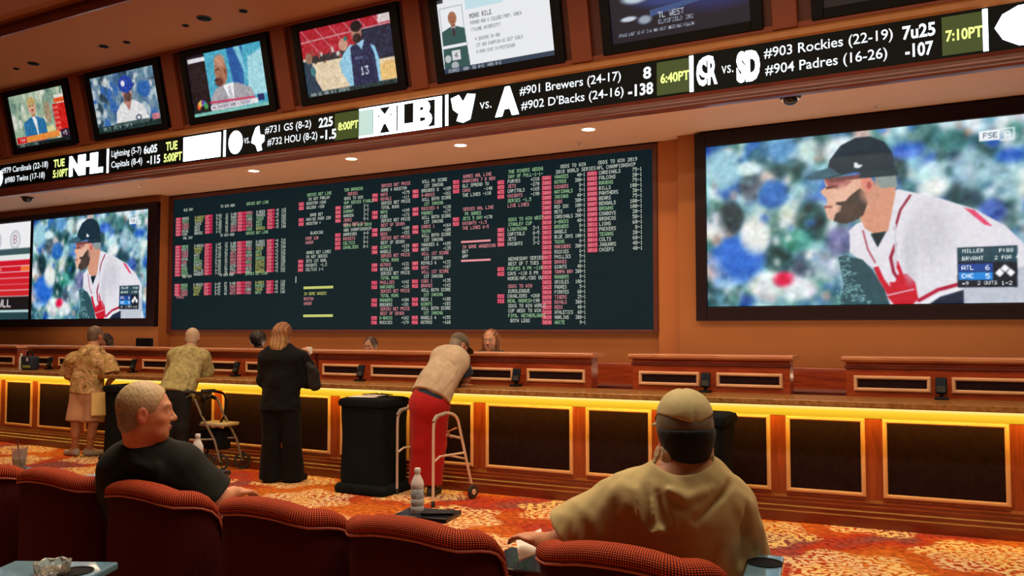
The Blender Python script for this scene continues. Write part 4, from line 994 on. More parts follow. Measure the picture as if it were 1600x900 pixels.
# ================================================================== FURNITURE
def tub_chair_proto():
    root = empty('club_chair', (0, 0, 0))
    hw, yf, ybk, cr = .24, .20, -.29, .13
    P = []                                                  # plan line from the right arm front, around the back, to the left arm front
    for i in range(7): P.append((hw, yf-(yf-(ybk+cr))*i/6))
    for i in range(1, 9): a = R_(90*i/8); P.append((hw-cr+cr*math.cos(a), ybk+cr-cr*math.sin(a)))
    for i in range(1, 8): t = i/8; P.append(((hw-cr)*(1-2*t), ybk-.012*math.sin(math.pi*t)))
    for i in range(0, 9): a = R_(90-90*i/8); P.append((-(hw-cr+cr*math.cos(a)), ybk+cr-cr*math.sin(a)))
    for i in range(1, 7): P.append((-hw, (ybk+cr)+(yf-(ybk+cr))*i/6))
    P = np.array(P); n = len(P)
    s = np.r_[0, np.cumsum(np.linalg.norm(np.diff(P, axis=0), axis=1))]; mid = s[-1]/2
    nrm = []
    for i in range(n):
        t = P[min(i+1, n-1)]-P[max(i-1, 0)]; t /= np.linalg.norm(t); nrm.append((-t[1], t[0]))
    nrm = np.array(nrm)
    if (nrm[n//2] @ np.array([0, -1])) < 0: nrm = -nrm      # pointing outwards
    def h(si):
        q = abs(si-mid)
        if q < .19: return 1.018-.028*(q/.19)**2
        if q < .34: t = (q-.19)/.15; return .80+.19*max(0, 1-t**3)**(1/2.4)
        return .80-.12*min(1, (q-.34)/.40)
    def shell(secf, closed=True):
        bm = bmesh.new(); uvl = bm.loops.layers.uv.new('UVMap'); rows = []
        for i in range(n):
            sec = secf(h(s[i])); v = 0; row = []
            for j, (o, z) in enumerate(sec):
                if j: v += math.hypot(o-sec[j-1][0], z-sec[j-1][1])
                row.append((bm.verts.new((P[i][0]+nrm[i][0]*o, P[i][1]+nrm[i][1]*o, z)), v))
            rows.append(row)
        for i in range(n-1):
            for j in range(len(rows[0])-1):
                q = [(i, j), (i+1, j), (i+1, j+1), (i, j+1)]
                f = bm.faces.new([rows[a][b][0] for a, b in q]); f.smooth = True
                for lp, (a, b) in zip(f.loops, q): lp[uvl].uv = (s[a], rows[a][b][1])
        for row in (rows[0], rows[-1]):
            f = bm.faces.new([r[0] for r in row])
        mb = MB(); mb.bm.free(); mb.bm = bm; return mb
    T = .045
    shell(lambda H: [(-.02, .14)]+[(T*.8, .14+(H-.05-.14)*k/8) for k in range(9)]+[(T*.6, H-.04), (-T, H-.05), (-T, .30)]).build('outer_shell', M['chair_shaded'], root)
    def roll(H): return [(T*.75, H-.056), (T*1.08, H-.046)]+[(T*1.10*math.cos(R_(a)), H-T*.8+T*.8*math.sin(R_(a))) for a in range(0, 181, 20)]+[(-T*1.6, H-.09), (-T*1.7, .52), (-T, .50)]
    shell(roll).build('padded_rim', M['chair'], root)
    pts = [Vector((P[i][0]+nrm[i][0]*T*1.02, P[i][1]+nrm[i][1]*T*1.02, h(s[i])-.055)) for i in range(n)]
    MB().tube(pts, .0045, 8).build('piping', M['piping'], root, smooth=True)
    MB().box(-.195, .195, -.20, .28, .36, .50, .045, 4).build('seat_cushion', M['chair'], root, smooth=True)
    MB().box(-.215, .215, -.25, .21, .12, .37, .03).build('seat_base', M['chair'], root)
    MB().lathe([(.26, 0), (.26, .025), (.06, .045), (.05, .125)], 28).build('pedestal', M['black'], root, smooth=True)
    return root
proto = tub_chair_proto()
CH = [(-.855, 2.46, 0, 'red club chair holding the man in the tan shirt and cap, at right'),
      (-1.555, 2.45, 0, 'empty red club chair in front of the water bottle, rightmost empty one'),
      (-2.15, 2.46, 0, 'empty red club chair that the black-shirt man rests his hand on'),
      (-2.80, 2.47, -2, 'red club chair holding the man in the black shirt'),
      (-3.42, 2.49, 0, 'empty red club chair left of the black-shirt man, behind the glass ashtray'),
      (-4.05, 2.50, 0, 'red club chair at the far left, cut off by the picture edge')]
for i, (x, y, a, l) in enumerate(CH):
    c_ = proto if i == 0 else copy_tree(proto)
    c_.location = (x, y, 0); c_.rotation_euler.z = R_(a); tag(c_, l, 'chair', 'red club chairs in the front row')

# draped black bins in front of the counter
def bin_(px, d, label, paper=False, rz=0):
    g = at(px, 515, d); x, y = g[0], g[1]
    r = empty('draped_bin', (x, y, 0), label, 'bin', 'black bins in front of the counter', rz=R_(rz))
    clm = mat('black_cloth', (.005, .008, .010), .85, vary=.3, scale=5, bump=.5, bscale=9, spec=.12)
    mb = MB()
    prof = [(.285, .08), (.283, .5), (.28, .85), (.285, .87)]
    def sq(hw, z, rad=.05, n=6):
        o = []
        for cx, cy, a0 in ((1, 1, 0), (-1, 1, 90), (-1, -1, 180), (1, -1, 270)):
            for k in range(n+1):
                a = R_(a0+90*k/n); o.append(Vector((cx*(hw-rad)+rad*math.cos(a), cy*(hw-rad)+rad*math.sin(a), z)))
        return o
    def loft(rings, name, m, sm=True):
        mb = MB(); R2 = [[mb.bm.verts.new(p) for p in rg] for rg in rings]
        for A, B in zip(R2, R2[1:]):
            for k in range(len(A)): mb.bm.faces.new((A[k], A[(k+1) % len(A)], B[(k+1) % len(A)], B[k]))
        mb.bm.faces.new(R2[0][::-1]); mb.bm.faces.new(R2[-1]); return mb.build(name, m, r, smooth=sm)
    rings = []
    rn = random.Random(int(px))
    for q in range(12):
        z = .07+(.86-.07)*q/11
        rings.append([Vector((p.x*(1+.008*math.sin(9*p.y+5*z+px)), p.y*(1+.008*math.sin(11*p.x+6*z)), p.z)) for p in sq(.272+.006*math.sin(z*9), z)])
    loft(rings, 'body', clm)
    loft([sq(.30, 0, .06), sq(.325, .012, .06), sq(.33, .05, .06), sq(.31, .085, .06), sq(.27, .10, .05)], 'base_skirt', clm)
    loft([sq(.275, .84), sq(.297, .85), sq(.302, .885), sq(.29, .915), sq(.25, .928), sq(.2, .93)], 'lid', clm)
    r.scale = (.94, .80, 1)
    return r
bin_(586, 8.36, 'black draped bin with papers on top, left of the man in red trousers')
bin_(211, 10.25, 'black draped bin behind the head of the man in the black shirt')
bin_(1087, 6.82, 'black bin mostly hidden behind the man in the tan cap')
g = at(575, 515, 8.42)
for i, (dx, dy, rz) in enumerate(((.02, -.06, .3), (.05, .10, -.4))):
    o = MB().box(-.14, .14, -.10, .10, 0, .004+.003*i, .001).build('paper_sheet', M['paper']); o.location = (g[0]+dx, g[1]+dy, .9305+i*.008); o.rotation_euler.z = rz
    tag(o, ['crumpled white paper lying at the front of the black bin top', 'second white paper on the black bin top, partly under nothing, at its rear'][i] if i == 0 else 'white paper sheet towards the rear of the black bin top', 'paper')

# monitors behind the partitions
for X, Y, z, w_, l in ((-10.27, 7.95, 1.36, .34, 'black monitor back rising behind the partition left of the olive-shirt man'), (-14.25, 7.9, 1.37, .60, 'wide black monitor behind the leftmost partition at the picture edge')):
    r = empty('monitor', (X, Y, 1.04), l, 'monitor')
    MB().box(-w_/2, w_/2, -.02, .02, .10, .44, .012).build('housing', M['black'], r)
    MB().box(-w_/2+.02, w_/2-.02, .0195, .022, .13, .42).build('screen', mat('monitor_glass', (.01, .012, .015), .15), r)
    MB().box(-.03, .03, .02, .06, .0, .30).build('stand', M['black'], r); MB().box(-.12, .12, -.08, .12, 0, .012, .004).build('foot', M['black'], r)
desk = MB().sweep(path(-17, 1.5, .60), [(0, 1.0), (0, 1.04), (-.42, 1.04), (-.42, 1.0)]).build('teller_desk', M['maho_dark'])
tag(desk, 'dark wooden teller desk hidden behind the partitions', 'desk')
dsk = MB().sweep(path(-17, 1.5, .66), [(0, 0), (0, .999), (-.34, .999), (-.34, 0)]).build('base', M['maho_dark'], desk)

# bottles and boxes on the countertop at far left
def bottle(loc, label, s=1.0, labelc=(.55, .68, .80), name='water_bottle'):
    r = empty(name, loc, label, 'bottle')
    pr = [(.001, 0), (.028, 0), (.0325, .006), (.0325, .03), (.030, .036), (.0325, .042), (.0325, .065), (.0305, .07), (.0305, .118), (.0325, .124), (.0325, .138), (.029, .152), (.020, .172), (.0135, .184), (.0125, .19), (.0125, .198)]
    MB().lathe([(a*s, b*s) for a, b in pr], 28).build('bottle_body', M['clear'], r, smooth=True)
    MB().lathe([(.0312*s, .072*s), (.0318*s, .074*s), (.0318*s, .114*s), (.0312*s, .116*s)], 28, caps=False).build('label_band', mat('bottle_label', labelc, .5, vary=.35, scale=60), r, smooth=True)
    MB().lathe([(.0148*s, .194*s), (.0150*s, .196*s), (.0150*s, .212*s), (.013*s, .215*s)], 24).build('cap', M['white'], r, smooth=True)
    MB().lathe([(.001, .004*s), (.030*s, .005*s), (.031*s, .02*s), (.0295*s, .036*s), (.031*s, .045*s), (.031*s, .062*s)], 24).build('water', M['clear'], r, smooth=True)
    return r
g = atY(33, 575, 6.98)
bottle((g[0], 6.98, 1.04), 'small plastic bottle with a white cap on the countertop at far left', 1.05)
g = atY(45, 575, 7.02)
r = empty('black_bag', (g[0], 7.03, 1.04), 'small dark blue-black bag with a yellow-green stripe on the countertop at far left', 'bag')
MB().box(-.13, .13, -.07, .07, 0, .19, .03, 4).build('body', mat('navy_nylon', (.01, .018, .045), .6), r, smooth=True)
MB().box(-.05, .12, -.073, -.066, .03, .065, .003).build('stripe', mat('yellow_green_stripe', (.30, .36, .06), .6), r)
MB().tube([(-.06, 0, .18), (-.05, 0, .25), (.05, 0, .25), (.07, 0, .18)], .012, 8).build('handle', M['black'], r, smooth=True)
MB().box(.03, .08, -.074, -.066, .12, .17, .003).build('patch', mat('white_patch', (.55, .55, .65), .6), r)

# walking frame of the man in red trousers
def arc(a, b, c, n=8):
    return [(1-t)**2*Vector(a)+2*t*(1-t)*Vector(b)+t*t*Vector(c) for t in [i/n for i in range(n+1)]]
G = lambda px, d, z=0: Vector((*at(px, 515, d)[:2], z))
wr, wf, lr, lf = G(678, 7.58), G(737, 7.98), G(622, 8.18), G(682, 8.40)
walk = empty('walking_frame', G(678, 8.1), 'silver two-wheeled walking frame around the man in red trousers', 'walker')
def wpart(mb, name, m, par=None):
    o = mb.build(name, m, par or walk, smooth=True)
    if par is None: o.location = -walk.location
    return o
def side(rear, front, wheel_dir):
    ru = rear+(front-rear)*.0; fu = front+(rear-front)*.38
    pts = [rear+Vector((0, 0, .03)), ru+Vector((0, 0, .66))]+arc(ru+Vector((0, 0, .70)), ru+Vector((0, 0, .83)), (ru+fu)/2+Vector((0, 0, .83)), 6)[1:]+arc((ru+fu)/2+Vector((0, 0, .83)), fu+Vector((0, 0, .83)), fu+(front-fu)*.12+Vector((0, 0, .70)), 6)[1:]+[front+Vector((0, 0, .14))]
    wpart(MB().tube(pts, .0135, 12), 'side_frame', M['alu'])
    a = rear+(ru-rear)*.55+Vector((0, 0, .40)); b = fu+(front-fu)*.58+Vector((0, 0, .44))
    wpart(MB().tube([a, a+(b-a)*.2+Vector((0, 0, .035)), b], .011, 10), 'side_brace', M['alu'])
    wpart(MB().lathe([(.016, 0), (.019, .005), (.017, .05), (.014, .055)], 14, c=rear), 'rubber_foot', M['rubber'])
    d_ = (front-rear).normalized(); ax = Vector((d_.y, -d_.x, 0))
    mb = MB(); c = front+Vector((0, 0, .064)); q = Matrix.Translation(c+ax*wheel_dir*.02) @ ax.to_track_quat('X', 'Z').to_matrix().to_4x4()
    t = MB(); t.lathe([(.030, -.016), (.058, -.016), (.064, -.010), (.064, .010), (.058, .016), (.030, .016)], 28, axis=0); t.bm.transform(q)
    wpart(t, 'wheel', M['rubber'])
    t = MB(); t.lathe([(.012, -.019), (.026, -.019), (.030, -.014), (.030, .014), (.026, .019), (.012, .019)], 20, axis=0); t.bm.transform(q)
    wpart(t, 'hub', M['alu'])
    hm = (ru+fu)/2+Vector((0, 0, .83))
    wpart(MB().tube([ru+(fu-ru)*.0+Vector((0, 0, .765)), ru+(fu-ru)*.12+Vector((0, 0, .81)), hm], .018, 12), 'hand_grip', mat('grip_grey', (.35, .30, .27), .7))
    return fu
fr = side(wr, wf, 1); fl = side(lr, lf, -1)
wpart(MB().tube([fr+(wf-fr)*.3+Vector((0, 0, .58)), (fr+fl)/2+Vector((0, 0, .60)), fl+(lf-fl)*.3+Vector((0, 0, .58))], .012, 10), 'front_bar', M['alu'])
wpart(MB().tube([fr+(wf-fr)*.6+Vector((0, 0, .38)), fl+(lf-fl)*.6+Vector((0, 0, .38))], .010, 10), 'front_bar', M['alu'])
wpart(MB().tube([G(714, 8.0, .66), G(700, 7.96, .63), G(706, 7.98, .57)], .010, 8), 'fold_catch', mat('orange_catch', (.5, .2, .12), .5))

# rollator beside the olive-shirt man
rol = empty('rollator', G(322, 9.6), 'black and silver four-wheeled rollator with seat beside the olive-shirt man', 'rollator')
def rp(mb, name, m):
    o = mb.build(name, m, rol, smooth=True); o.location = -rol.location; return o
M['chrome2'] = mat('dull_steel', (.32, .30, .29), .4, metal=.6)
steel = mat('dark_steel', (.10, .10, .11), .35, metal=.6)
for (a0, a1, dd) in ((0, 0, 0),):
    pass
# near side frame and far side frame (the walker points to the right and away)
def rside(o):
    A = lambda px, d, z: G(px, d, z)+o
    rear, front = A(290, 9.42, 0), A(348, 9.50, 0)
    rp(MB().tube([rear+Vector((0, 0, .10)), A(296, 9.43, .35), A(318, 9.45, .60), A(322, 9.46, .80), A(316, 9.45, .87), A(300, 9.43, .90), A(284, 9.42, .90)], .014, 10), 'handle_tube', M['black'])
    rp(MB().tube([front+Vector((0, 0, .10)), A(338, 9.48, .35), A(318, 9.45, .62), A(306, 9.44, .82)], .014, 10), 'front_leg', M['chrome2'])
    rp(MB().tube([A(296, 9.43, .36), A(338, 9.48, .36)], .010, 10), 'side_bar', M['chrome2'])
    rp(MB().tube([A(303, 9.43, .899), A(281, 9.42, .895)], .022, 12), 'hand_grip', M['rubber'])
    rp(MB().tube([A(300, 9.43, .86), A(290, 9.42, .83), A(282, 9.42, .84)], .006, 8), 'brake_lever', M['chrome2'])
    for c in (rear, front):
        ax = (front-rear).normalized(); ax = Vector((ax.y, -ax.x, 0))
        q = Matrix.Translation(c+Vector((0, 0, .095))) @ ax.to_track_quat('X', 'Z').to_matrix().to_4x4()
        t = MB(); t.lathe([(.07, -.014), (.09, -.014), (.095, -.008), (.095, .008), (.09, .014), (.07, .014)], 28, axis=0, caps=False); t.lathe([(.071, -.013), (.071, .013)], 28, axis=0, caps=False)
        for k in range(5):
            a = 2*math.pi*k/5; t.tube([(0, 0, 0), (0, .072*math.cos(a), .072*math.sin(a))], .007, 6)
        t.bm.transform(q); rp(t, 'wheel', M['rubber'])
        f1 = MB().tube([c+Vector((0, 0, .095)), c+Vector((0, 0, .20))], .012, 8); rp(f1, 'wheel_fork', M['black'])
rside(Vector((0, 0, 0)))
off = (G(348, 9.50)-G(290, 9.42)).normalized(); off = Vector((-off.y, off.x, 0))*.36
if off.y > 0: off = -off
rside(Vector((-off.x, -off.y, 0)) if False else -off*.72+Vector((.28, .02, 0)))
sc_ = G(328, 9.52, .52)
t = MB(); t.box(-.19, .19, -.14, .14, -.02, .02, .015, 3); t.bm.transform(Matrix.Translation(sc_+Vector((.03, .12, 0)))); rp(t, 'seat', mat('rollator_seat', (.42, .34, .27), .6))
t = MB(); t.box(-.16, .16, -.10, .10, -.13, .10, .03, 3); t.bm.transform(Matrix.Translation(sc_+Vector((-.02, .12, -.16)))); rp(t, 'bag', M['blackm'])
rp(MB().tube([G(318, 9.46, .80), G(330, 9.62, .84), G(338, 9.75, .80)], .022, 10), 'backrest_strap', M['blackm'])

# side tables with cup holders
def table(loc, sx, sy, rz, label, topm, hole=None):
    r = empty('side_table', loc, label, 'table', rz=R_(rz))
    zt = r.location.z; r.location.z = 0
    mb = MB(); mb.box(-sx/2, sx/2, -sy/2, sy/2, zt-.025, zt, .006); mb.build('tabletop', topm, r)
    if hole:
        MB().lathe([(.050, zt+.0005), (.052, zt+.003), (.045, zt+.003), (.043, zt+.0008), (.0005, zt+.0008)], 28, c=(hole[0], hole[1], 0), caps=False).build('cup_holder', M['blackm'], r, smooth=True)
    MB().box(-.05, .05, -.04, .04, .0, zt-.025, .01).build('post', M['blackm'], r)
    MB().box(-sx*.42, sx*.42, -sy*.38, sy*.38, 0, .02, .006).build('foot', M['blackm'], r)
    return r
bluem = mat('glossy_blue_lit_laminate', (.13, .27, .36), .12, vary=.1, coat=.5)  # blue light on the tabletops put into the laminate colour
blackt = mat('glossy_black_laminate', (.012, .012, .016), .15, coat=.4)
a_ = at(72, 892, 2.55)
table((a_[0], a_[1], a_[2]), .34, .22, 26, 'blue-lit glossy side table with cup holder, bottom left corner', bluem, (.095, -.005))
zt = float(a_[2])
r = empty('glass_ashtray', (a_[0]-.0, a_[1]+.005, zt), 'clear crumpled-looking cut glass ashtray on the bottom-left side table', 'ashtray')
r.location = Vector(at(82, 884, 2.53)); r.location.z = zt
cut = glass_mat('cut_glass', (.95, .88, .78), .1)
mb = MB(); ringn = 24
prof = [(.040, .0), (.047, .004), (.052, .03), (.050, .034), (.044, .032), (.036, .012), (.001, .010)]
rows = [[mb.bm.verts.new(((rr*(1+.05*math.sin(9*2*math.pi*k/36+1.7*i)))*math.cos(2*math.pi*k/36), (rr*(1+.05*math.sin(9*2*math.pi*k/36+1.7*i)))*math.sin(2*math.pi*k/36), z+.003*math.sin(7*2*math.pi*k/36))) for k in range(36)] for i, (rr, z) in enumerate(prof)]
for A, B in zip(rows, rows[1:]):
    for k in range(36): mb.bm.faces.new((A[k], A[(k+1) % 36], B[(k+1) % 36], B[k]))
mb.bm.faces.new(rows[0][::-1]); mb.build('bowl', cut, r)
a_ = at(824, 874, 2.97)
table((a_[0], a_[1], a_[2]), .26, .27, 4, 'glossy black side table left of the tan-shirt man', blackt)
bt = at(1194, 884, 2.42)
table((bt[0], bt[1], bt[2]), .10, .26, 8, 'narrow blue-lit side table right of the tan-shirt man', bluem, (0, .03))
wt_ = at(668, 801, 4.05)
table((wt_[0], wt_[1], wt_[2]), .28, .20, 10, 'small dark tray table holding the water bottle', blackt)
bb = at(652, 803, 4.05)
bottle((bb[0], bb[1], wt_[2]), 'clear plastic water bottle with white cap standing behind the empty chair', 1.0)
o = MB().box(-.045, .045, -.08, .08, 0, .012, .004).build('phone', M['black']); p_ = at(684, 801, 4.03); o.location = (p_[0], p_[1], wt_[2]+.0005); o.rotation_euler.z = R_(-60)
tag(o, 'black phone lying beside the clear water bottle', 'phone')
# between the chairs at left: blue-white tray, drinking cup with straw
c_ = at(28, 733, 4.0)
table((c_[0], c_[1], c_[2]), .20, .14, 8, 'small dark tray table under the plastic cup at left', blackt)
r = empty('drinking_cup', (*at(30, 728, 3.98)[:2], c_[2]), 'clear plastic cup with a dark straw at the left edge', 'cup')
MB().lathe([(.001, 0), (.024, 0), (.026, .004), (.034, .105), (.0325, .105), (.0245, .008), (.001, .007)], 28, caps=False).build('cup_body', M['glass'], r, smooth=True)
MB().tube([(.01, 0, .01), (-.022, .0, .15)], .003, 8).build('straw', mat('dark_red_straw', (.12, .02, .015), .5), r)
MB().lathe([(.001, .009), (.0245, .009), (.029, .055), (.001, .055)], 24).build('drink', glass_mat('ice_drink', (.95, .9, .85), .2), r, smooth=True)
b2 = at(308, 737, 4.3)
table((b2[0], b2[1]+.0, b2[2]), .26, .22, 0, 'small tray table under the little water bottle beyond the black-shirt man', blackt)
bottle((b2[0], b2[1], b2[2]), 'small water bottle seen just over the shoulder of the black-shirt man', .9)
p3 = at(152, 743, 3.55)
o = MB().box(-.05, .05, -.04, .04, -.012, 0, .004).build('armrest_tray', bluem); o.location = (p3[0], p3[1], p3[2])
tag(o, 'small pale blue armrest tray left of the black-shirt man', 'tray')
MB().tube([(0, 0, -.012), (0, 0, -p3[2])], .02, 10).build('stem', M['black'], o)
p4 = at(338, 815, 3.30)
o = MB().prism([(-.04, 0), (.04, 0), (.04, .012), (-.04, .012)], -.06, .06).build('armrest_tray', mat('pale_blue_tray', (.45, .58, .72), .3)); o.location = (p4[0], p4[1], p4[2]); o.rotation_euler.z = R_(30)
tag(o, 'small pale blue armrest tray right of the black-shirt man', 'tray')
MB().tube([(0, 0, 0), (0, 0, -p4[2])], .02, 10).build('stem', M['black'], o)
# ================================================================== PEOPLE: bodies and clothes as smooth implicit surfaces
def unit(v):
    v = np.asarray(v, float); return v/max(np.linalg.norm(v), 1e-9)
class Blob:
    """smoothly joined tapered limbs and ellipsoids, meshed as one continuous surface"""
    def __init__(s): s.p = []
    def rc(s, a, b, r1, r2=None, k=.02, fl=None, cuts=(), op='+'):
        s.p.append(('rc', np.asarray(a, float), np.asarray(b, float), r1, r1 if r2 is None else r2, k, fl, list(cuts), op)); return s
    def el(s, c, r, F=None, k=.02, cuts=(), op='+'):
        s.p.append(('el', np.asarray(c, float), np.asarray(r, float), np.eye(3) if F is None else np.asarray(F, float), k, list(cuts), op)); return s
    def chain(s, pts, rs, k=.015, **kw):
        for i in range(len(pts)-1): s.rc(pts[i], pts[i+1], rs[i], rs[i+1], k, **kw)
        return s
    def bounds(s, q):
        if q[0] == 'rc':
            m = max(q[3], q[4]); return np.minimum(q[1], q[2])-m, np.maximum(q[1], q[2])+m
        m = q[2].max(); return q[1]-m, q[1]+m
    def mesh(s, vox, disp=None, gcuts=()):
        bs = [s.bounds(q) for q in s.p if (q[-1] == '+')]
        lo = np.min([b[0] for b in bs], 0)-3*vox; hi = np.max([b[1] for b in bs], 0)+3*vox
        n = np.ceil((hi-lo)/vox).astype(int)+1
        D = np.full(n, .5, np.float32)
        for q in s.p:
            k = q[5] if q[0] == 'rc' else q[4]; op = q[-1]; cuts = q[7] if q[0] == 'rc' else q[5]
            b0, b1 = s.bounds(q); mg = k+4*vox
            i0 = np.maximum(np.floor((b0-mg-lo)/vox).astype(int), 0); i1 = np.minimum(np.ceil((b1+mg-lo)/vox).astype(int)+1, n)
            if (i1 <= i0).any(): continue
            ax = [lo[d]+vox*np.arange(i0[d], i1[d]) for d in range(3)]
            P = np.stack(np.meshgrid(*ax, indexing='ij'), -1)
            if q[0] == 'rc':
                a, b_, r1, r2, fl = q[1], q[2], q[3], q[4], q[6]
                V = P-a; ab = b_-a
                sc = 1.0
                if fl is not None:
                    nv, f_ = unit(fl[0]), fl[1]
                    V = V+((V @ nv)*(1/f_-1))[..., None]*nv; ab = ab+nv*(ab @ nv)*(1/f_-1); sc = f_
                t = np.clip((V @ ab)/max(ab @ ab, 1e-9), 0, 1)
                d = (np.linalg.norm(V-t[..., None]*ab, axis=-1)-(r1+(r2-r1)*t))
                if sc < 1: d = d*(sc+(1-sc)*.35)
            else:
                V = (P-q[1]) @ q[3].T
                k0 = np.linalg.norm(V/q[2], axis=-1); k1 = np.linalg.norm(V/q[2]**2, axis=-1)+1e-9
                d = k0*(k0-1)/k1
            for (cp, cn) in cuts: d = np.maximum(d, (P-np.asarray(cp)) @ unit(cn))
            sl = tuple(slice(i0[x], i1[x]) for x in range(3)); E_ = D[sl]
            if op == '+':
                h_ = np.maximum(k-np.abs(E_-d), 0)/max(k, 1e-6); D[sl] = np.minimum(E_, d)-h_*h_*k*.25
            else:
                d = -d; h_ = np.maximum(k-np.abs(E_-d), 0)/max(k, 1e-6); D[sl] = np.maximum(E_, d)+h_*h_*k*.25
        if disp is not None or gcuts:
            m = np.abs(D) < .06; idx = np.argwhere(m); P = lo+idx*vox
            v = D[m]
            if disp is not None: v = v+disp(P)
            for (cp, cn) in gcuts: v = np.maximum(v, (P-np.asarray(cp)) @ unit(cn))
            D[m] = v
        return surface_nets(D, lo, vox)
def surface_nets(D, lo, vox):
    D[0], D[-1], D[:, 0], D[:, -1], D[:, :, 0], D[:, :, -1] = (.5,)*6
    S = D < 0
    c = np.zeros(tuple(x-1 for x in D.shape), np.int8)
    for dx in (0, 1):
        for dy in (0, 1):
            for dz in (0, 1): c += S[dx:dx+c.shape[0], dy:dy+c.shape[1], dz:dz+c.shape[2]]
    act = (c > 0) & (c < 8); ids = np.argwhere(act); I = np.full(c.shape, -1, np.int32); I[act] = np.arange(len(ids))
    cor = [(0, 0, 0), (1, 0, 0), (0, 1, 0), (1, 1, 0), (0, 0, 1), (1, 0, 1), (0, 1, 1), (1, 1, 1)]
    val = [D[ids[:, 0]+x, ids[:, 1]+y, ids[:, 2]+z] for x, y, z in cor]
    acc = np.zeros((len(ids), 3)); cnt = np.zeros(len(ids))
    for a, b in [(0, 1), (2, 3), (4, 5), (6, 7), (0, 2), (1, 3), (4, 6), (5, 7), (0, 4), (1, 5), (2, 6), (3, 7)]:
        m = (val[a] < 0) != (val[b] < 0)
        t = np.where(m, val[a]/(val[a]-val[b]+1e-12), 0)
        acc += np.where(m[:, None], np.array(cor[a])+t[:, None]*(np.array(cor[b])-np.array(cor[a])), 0); cnt += m
    V = lo+(ids+acc/cnt[:, None])*vox
    Q = []
    for ax in range(3):
        u, w_ = (ax+1) % 3, (ax+2) % 3
        A = np.moveaxis(S, ax, 0); ch = A[:-1] != A[1:]
        e = np.argwhere(ch)
        e = e[(e[:, 1] > 0) & (e[:, 2] > 0)]
        rest = [x for x in range(3) if x != ax]
        g = np.zeros((len(e), 3), int); g[:, ax] = e[:, 0]; g[:, rest[0]] = e[:, 1]; g[:, rest[1]] = e[:, 2]
        ins = S[g[:, 0], g[:, 1], g[:, 2]]
        def cell_(du, dw):
            h_ = g.copy(); h_[:, u] += du; h_[:, w_] += dw
            h_ = np.minimum(h_, np.array(I.shape)-1); return I[h_[:, 0], h_[:, 1], h_[:, 2]]
        q = np.stack([cell_(-1, -1), cell_(0, -1), cell_(0, 0), cell_(-1, 0)], -1)
        q = np.where(ins[:, None], q, q[:, ::-1]); Q.append(q[(q >= 0).all(1)])
    return V, np.concatenate(Q)
def wav(P, seed, f):
    """cheap smooth pseudo-noise for cloth folds"""
    r = np.random.RandomState(seed); o = 0
    for i in range(5):
        d = r.normal(size=3); d /= np.linalg.norm(d); ph = r.uniform(0, 6.28); ff = f*(.7+.8*r.rand())
        o = o+np.sin(P @ d*ff+ph+1.3*np.sin(P @ np.roll(d, 1)*ff*.6+ph*2))
    return o/5
def creases(segs, seed=0, amp=.004, fr=24):
    """cloth relief: soft noise plus grooves (positive depth) and ridges (negative) along 3-D segments"""
    def fn(P):
        o = amp*wav(P, seed, fr)+amp*.4*wav(P, seed+50, fr*2.6)
        for a, b_, wd, dp in segs:
            a, b_ = np.asarray(a, float), np.asarray(b_, float); ab = b_-a
            t = np.clip((P-a) @ ab/(ab @ ab), 0, 1)
            ds = np.linalg.norm(P-a-t[:, None]*ab+.012*wav(P, seed+7, 30)[:, None], axis=1)
            o = o+dp*np.exp(-(ds/wd)**2)*np.sin(np.pi*np.clip(t*.9+.05, 0, 1))**.5
        return o
    return fn
def skin_mat(name):
    m, nt, b = new_mat(name)
    a = N(nt, 'ShaderNodeVertexColor', layer_name='Col'); tc = N(nt, 'ShaderNodeTexCoord')
    nz = N(nt, 'ShaderNodeTexNoise'); nz.inputs['Scale'].default_value = 35; nz.inputs['Detail'].default_value = 3
    nt.links.new(tc.outputs['Object'], nz.inputs[0])
    rp = N(nt, 'ShaderNodeValToRGB'); rp.color_ramp.elements[0].color = (.82, .78, .76, 1); rp.color_ramp.elements[1].color = (1.1, 1.1, 1.1, 1)
    nt.links.new(nz.outputs[0], rp.inputs[0])
    mx = N(nt, 'ShaderNodeMix', data_type='RGBA', blend_type='MULTIPLY'); mx.inputs[0].default_value = 1
    nt.links.new(a.outputs[0], mx.inputs[6]); nt.links.new(rp.outputs[0], mx.inputs[7]); nt.links.new(mx.outputs[2], b.inputs['Base Color'])
    b.inputs['Roughness'].default_value = .5; b.inputs['Subsurface Weight'].default_value = .08; b.inputs['Subsurface Radius'].default_value = (.01, .004, .002)
    return m
M['skin'] = skin_mat('skin')
M['hairv'] = skin_mat('short_hair')

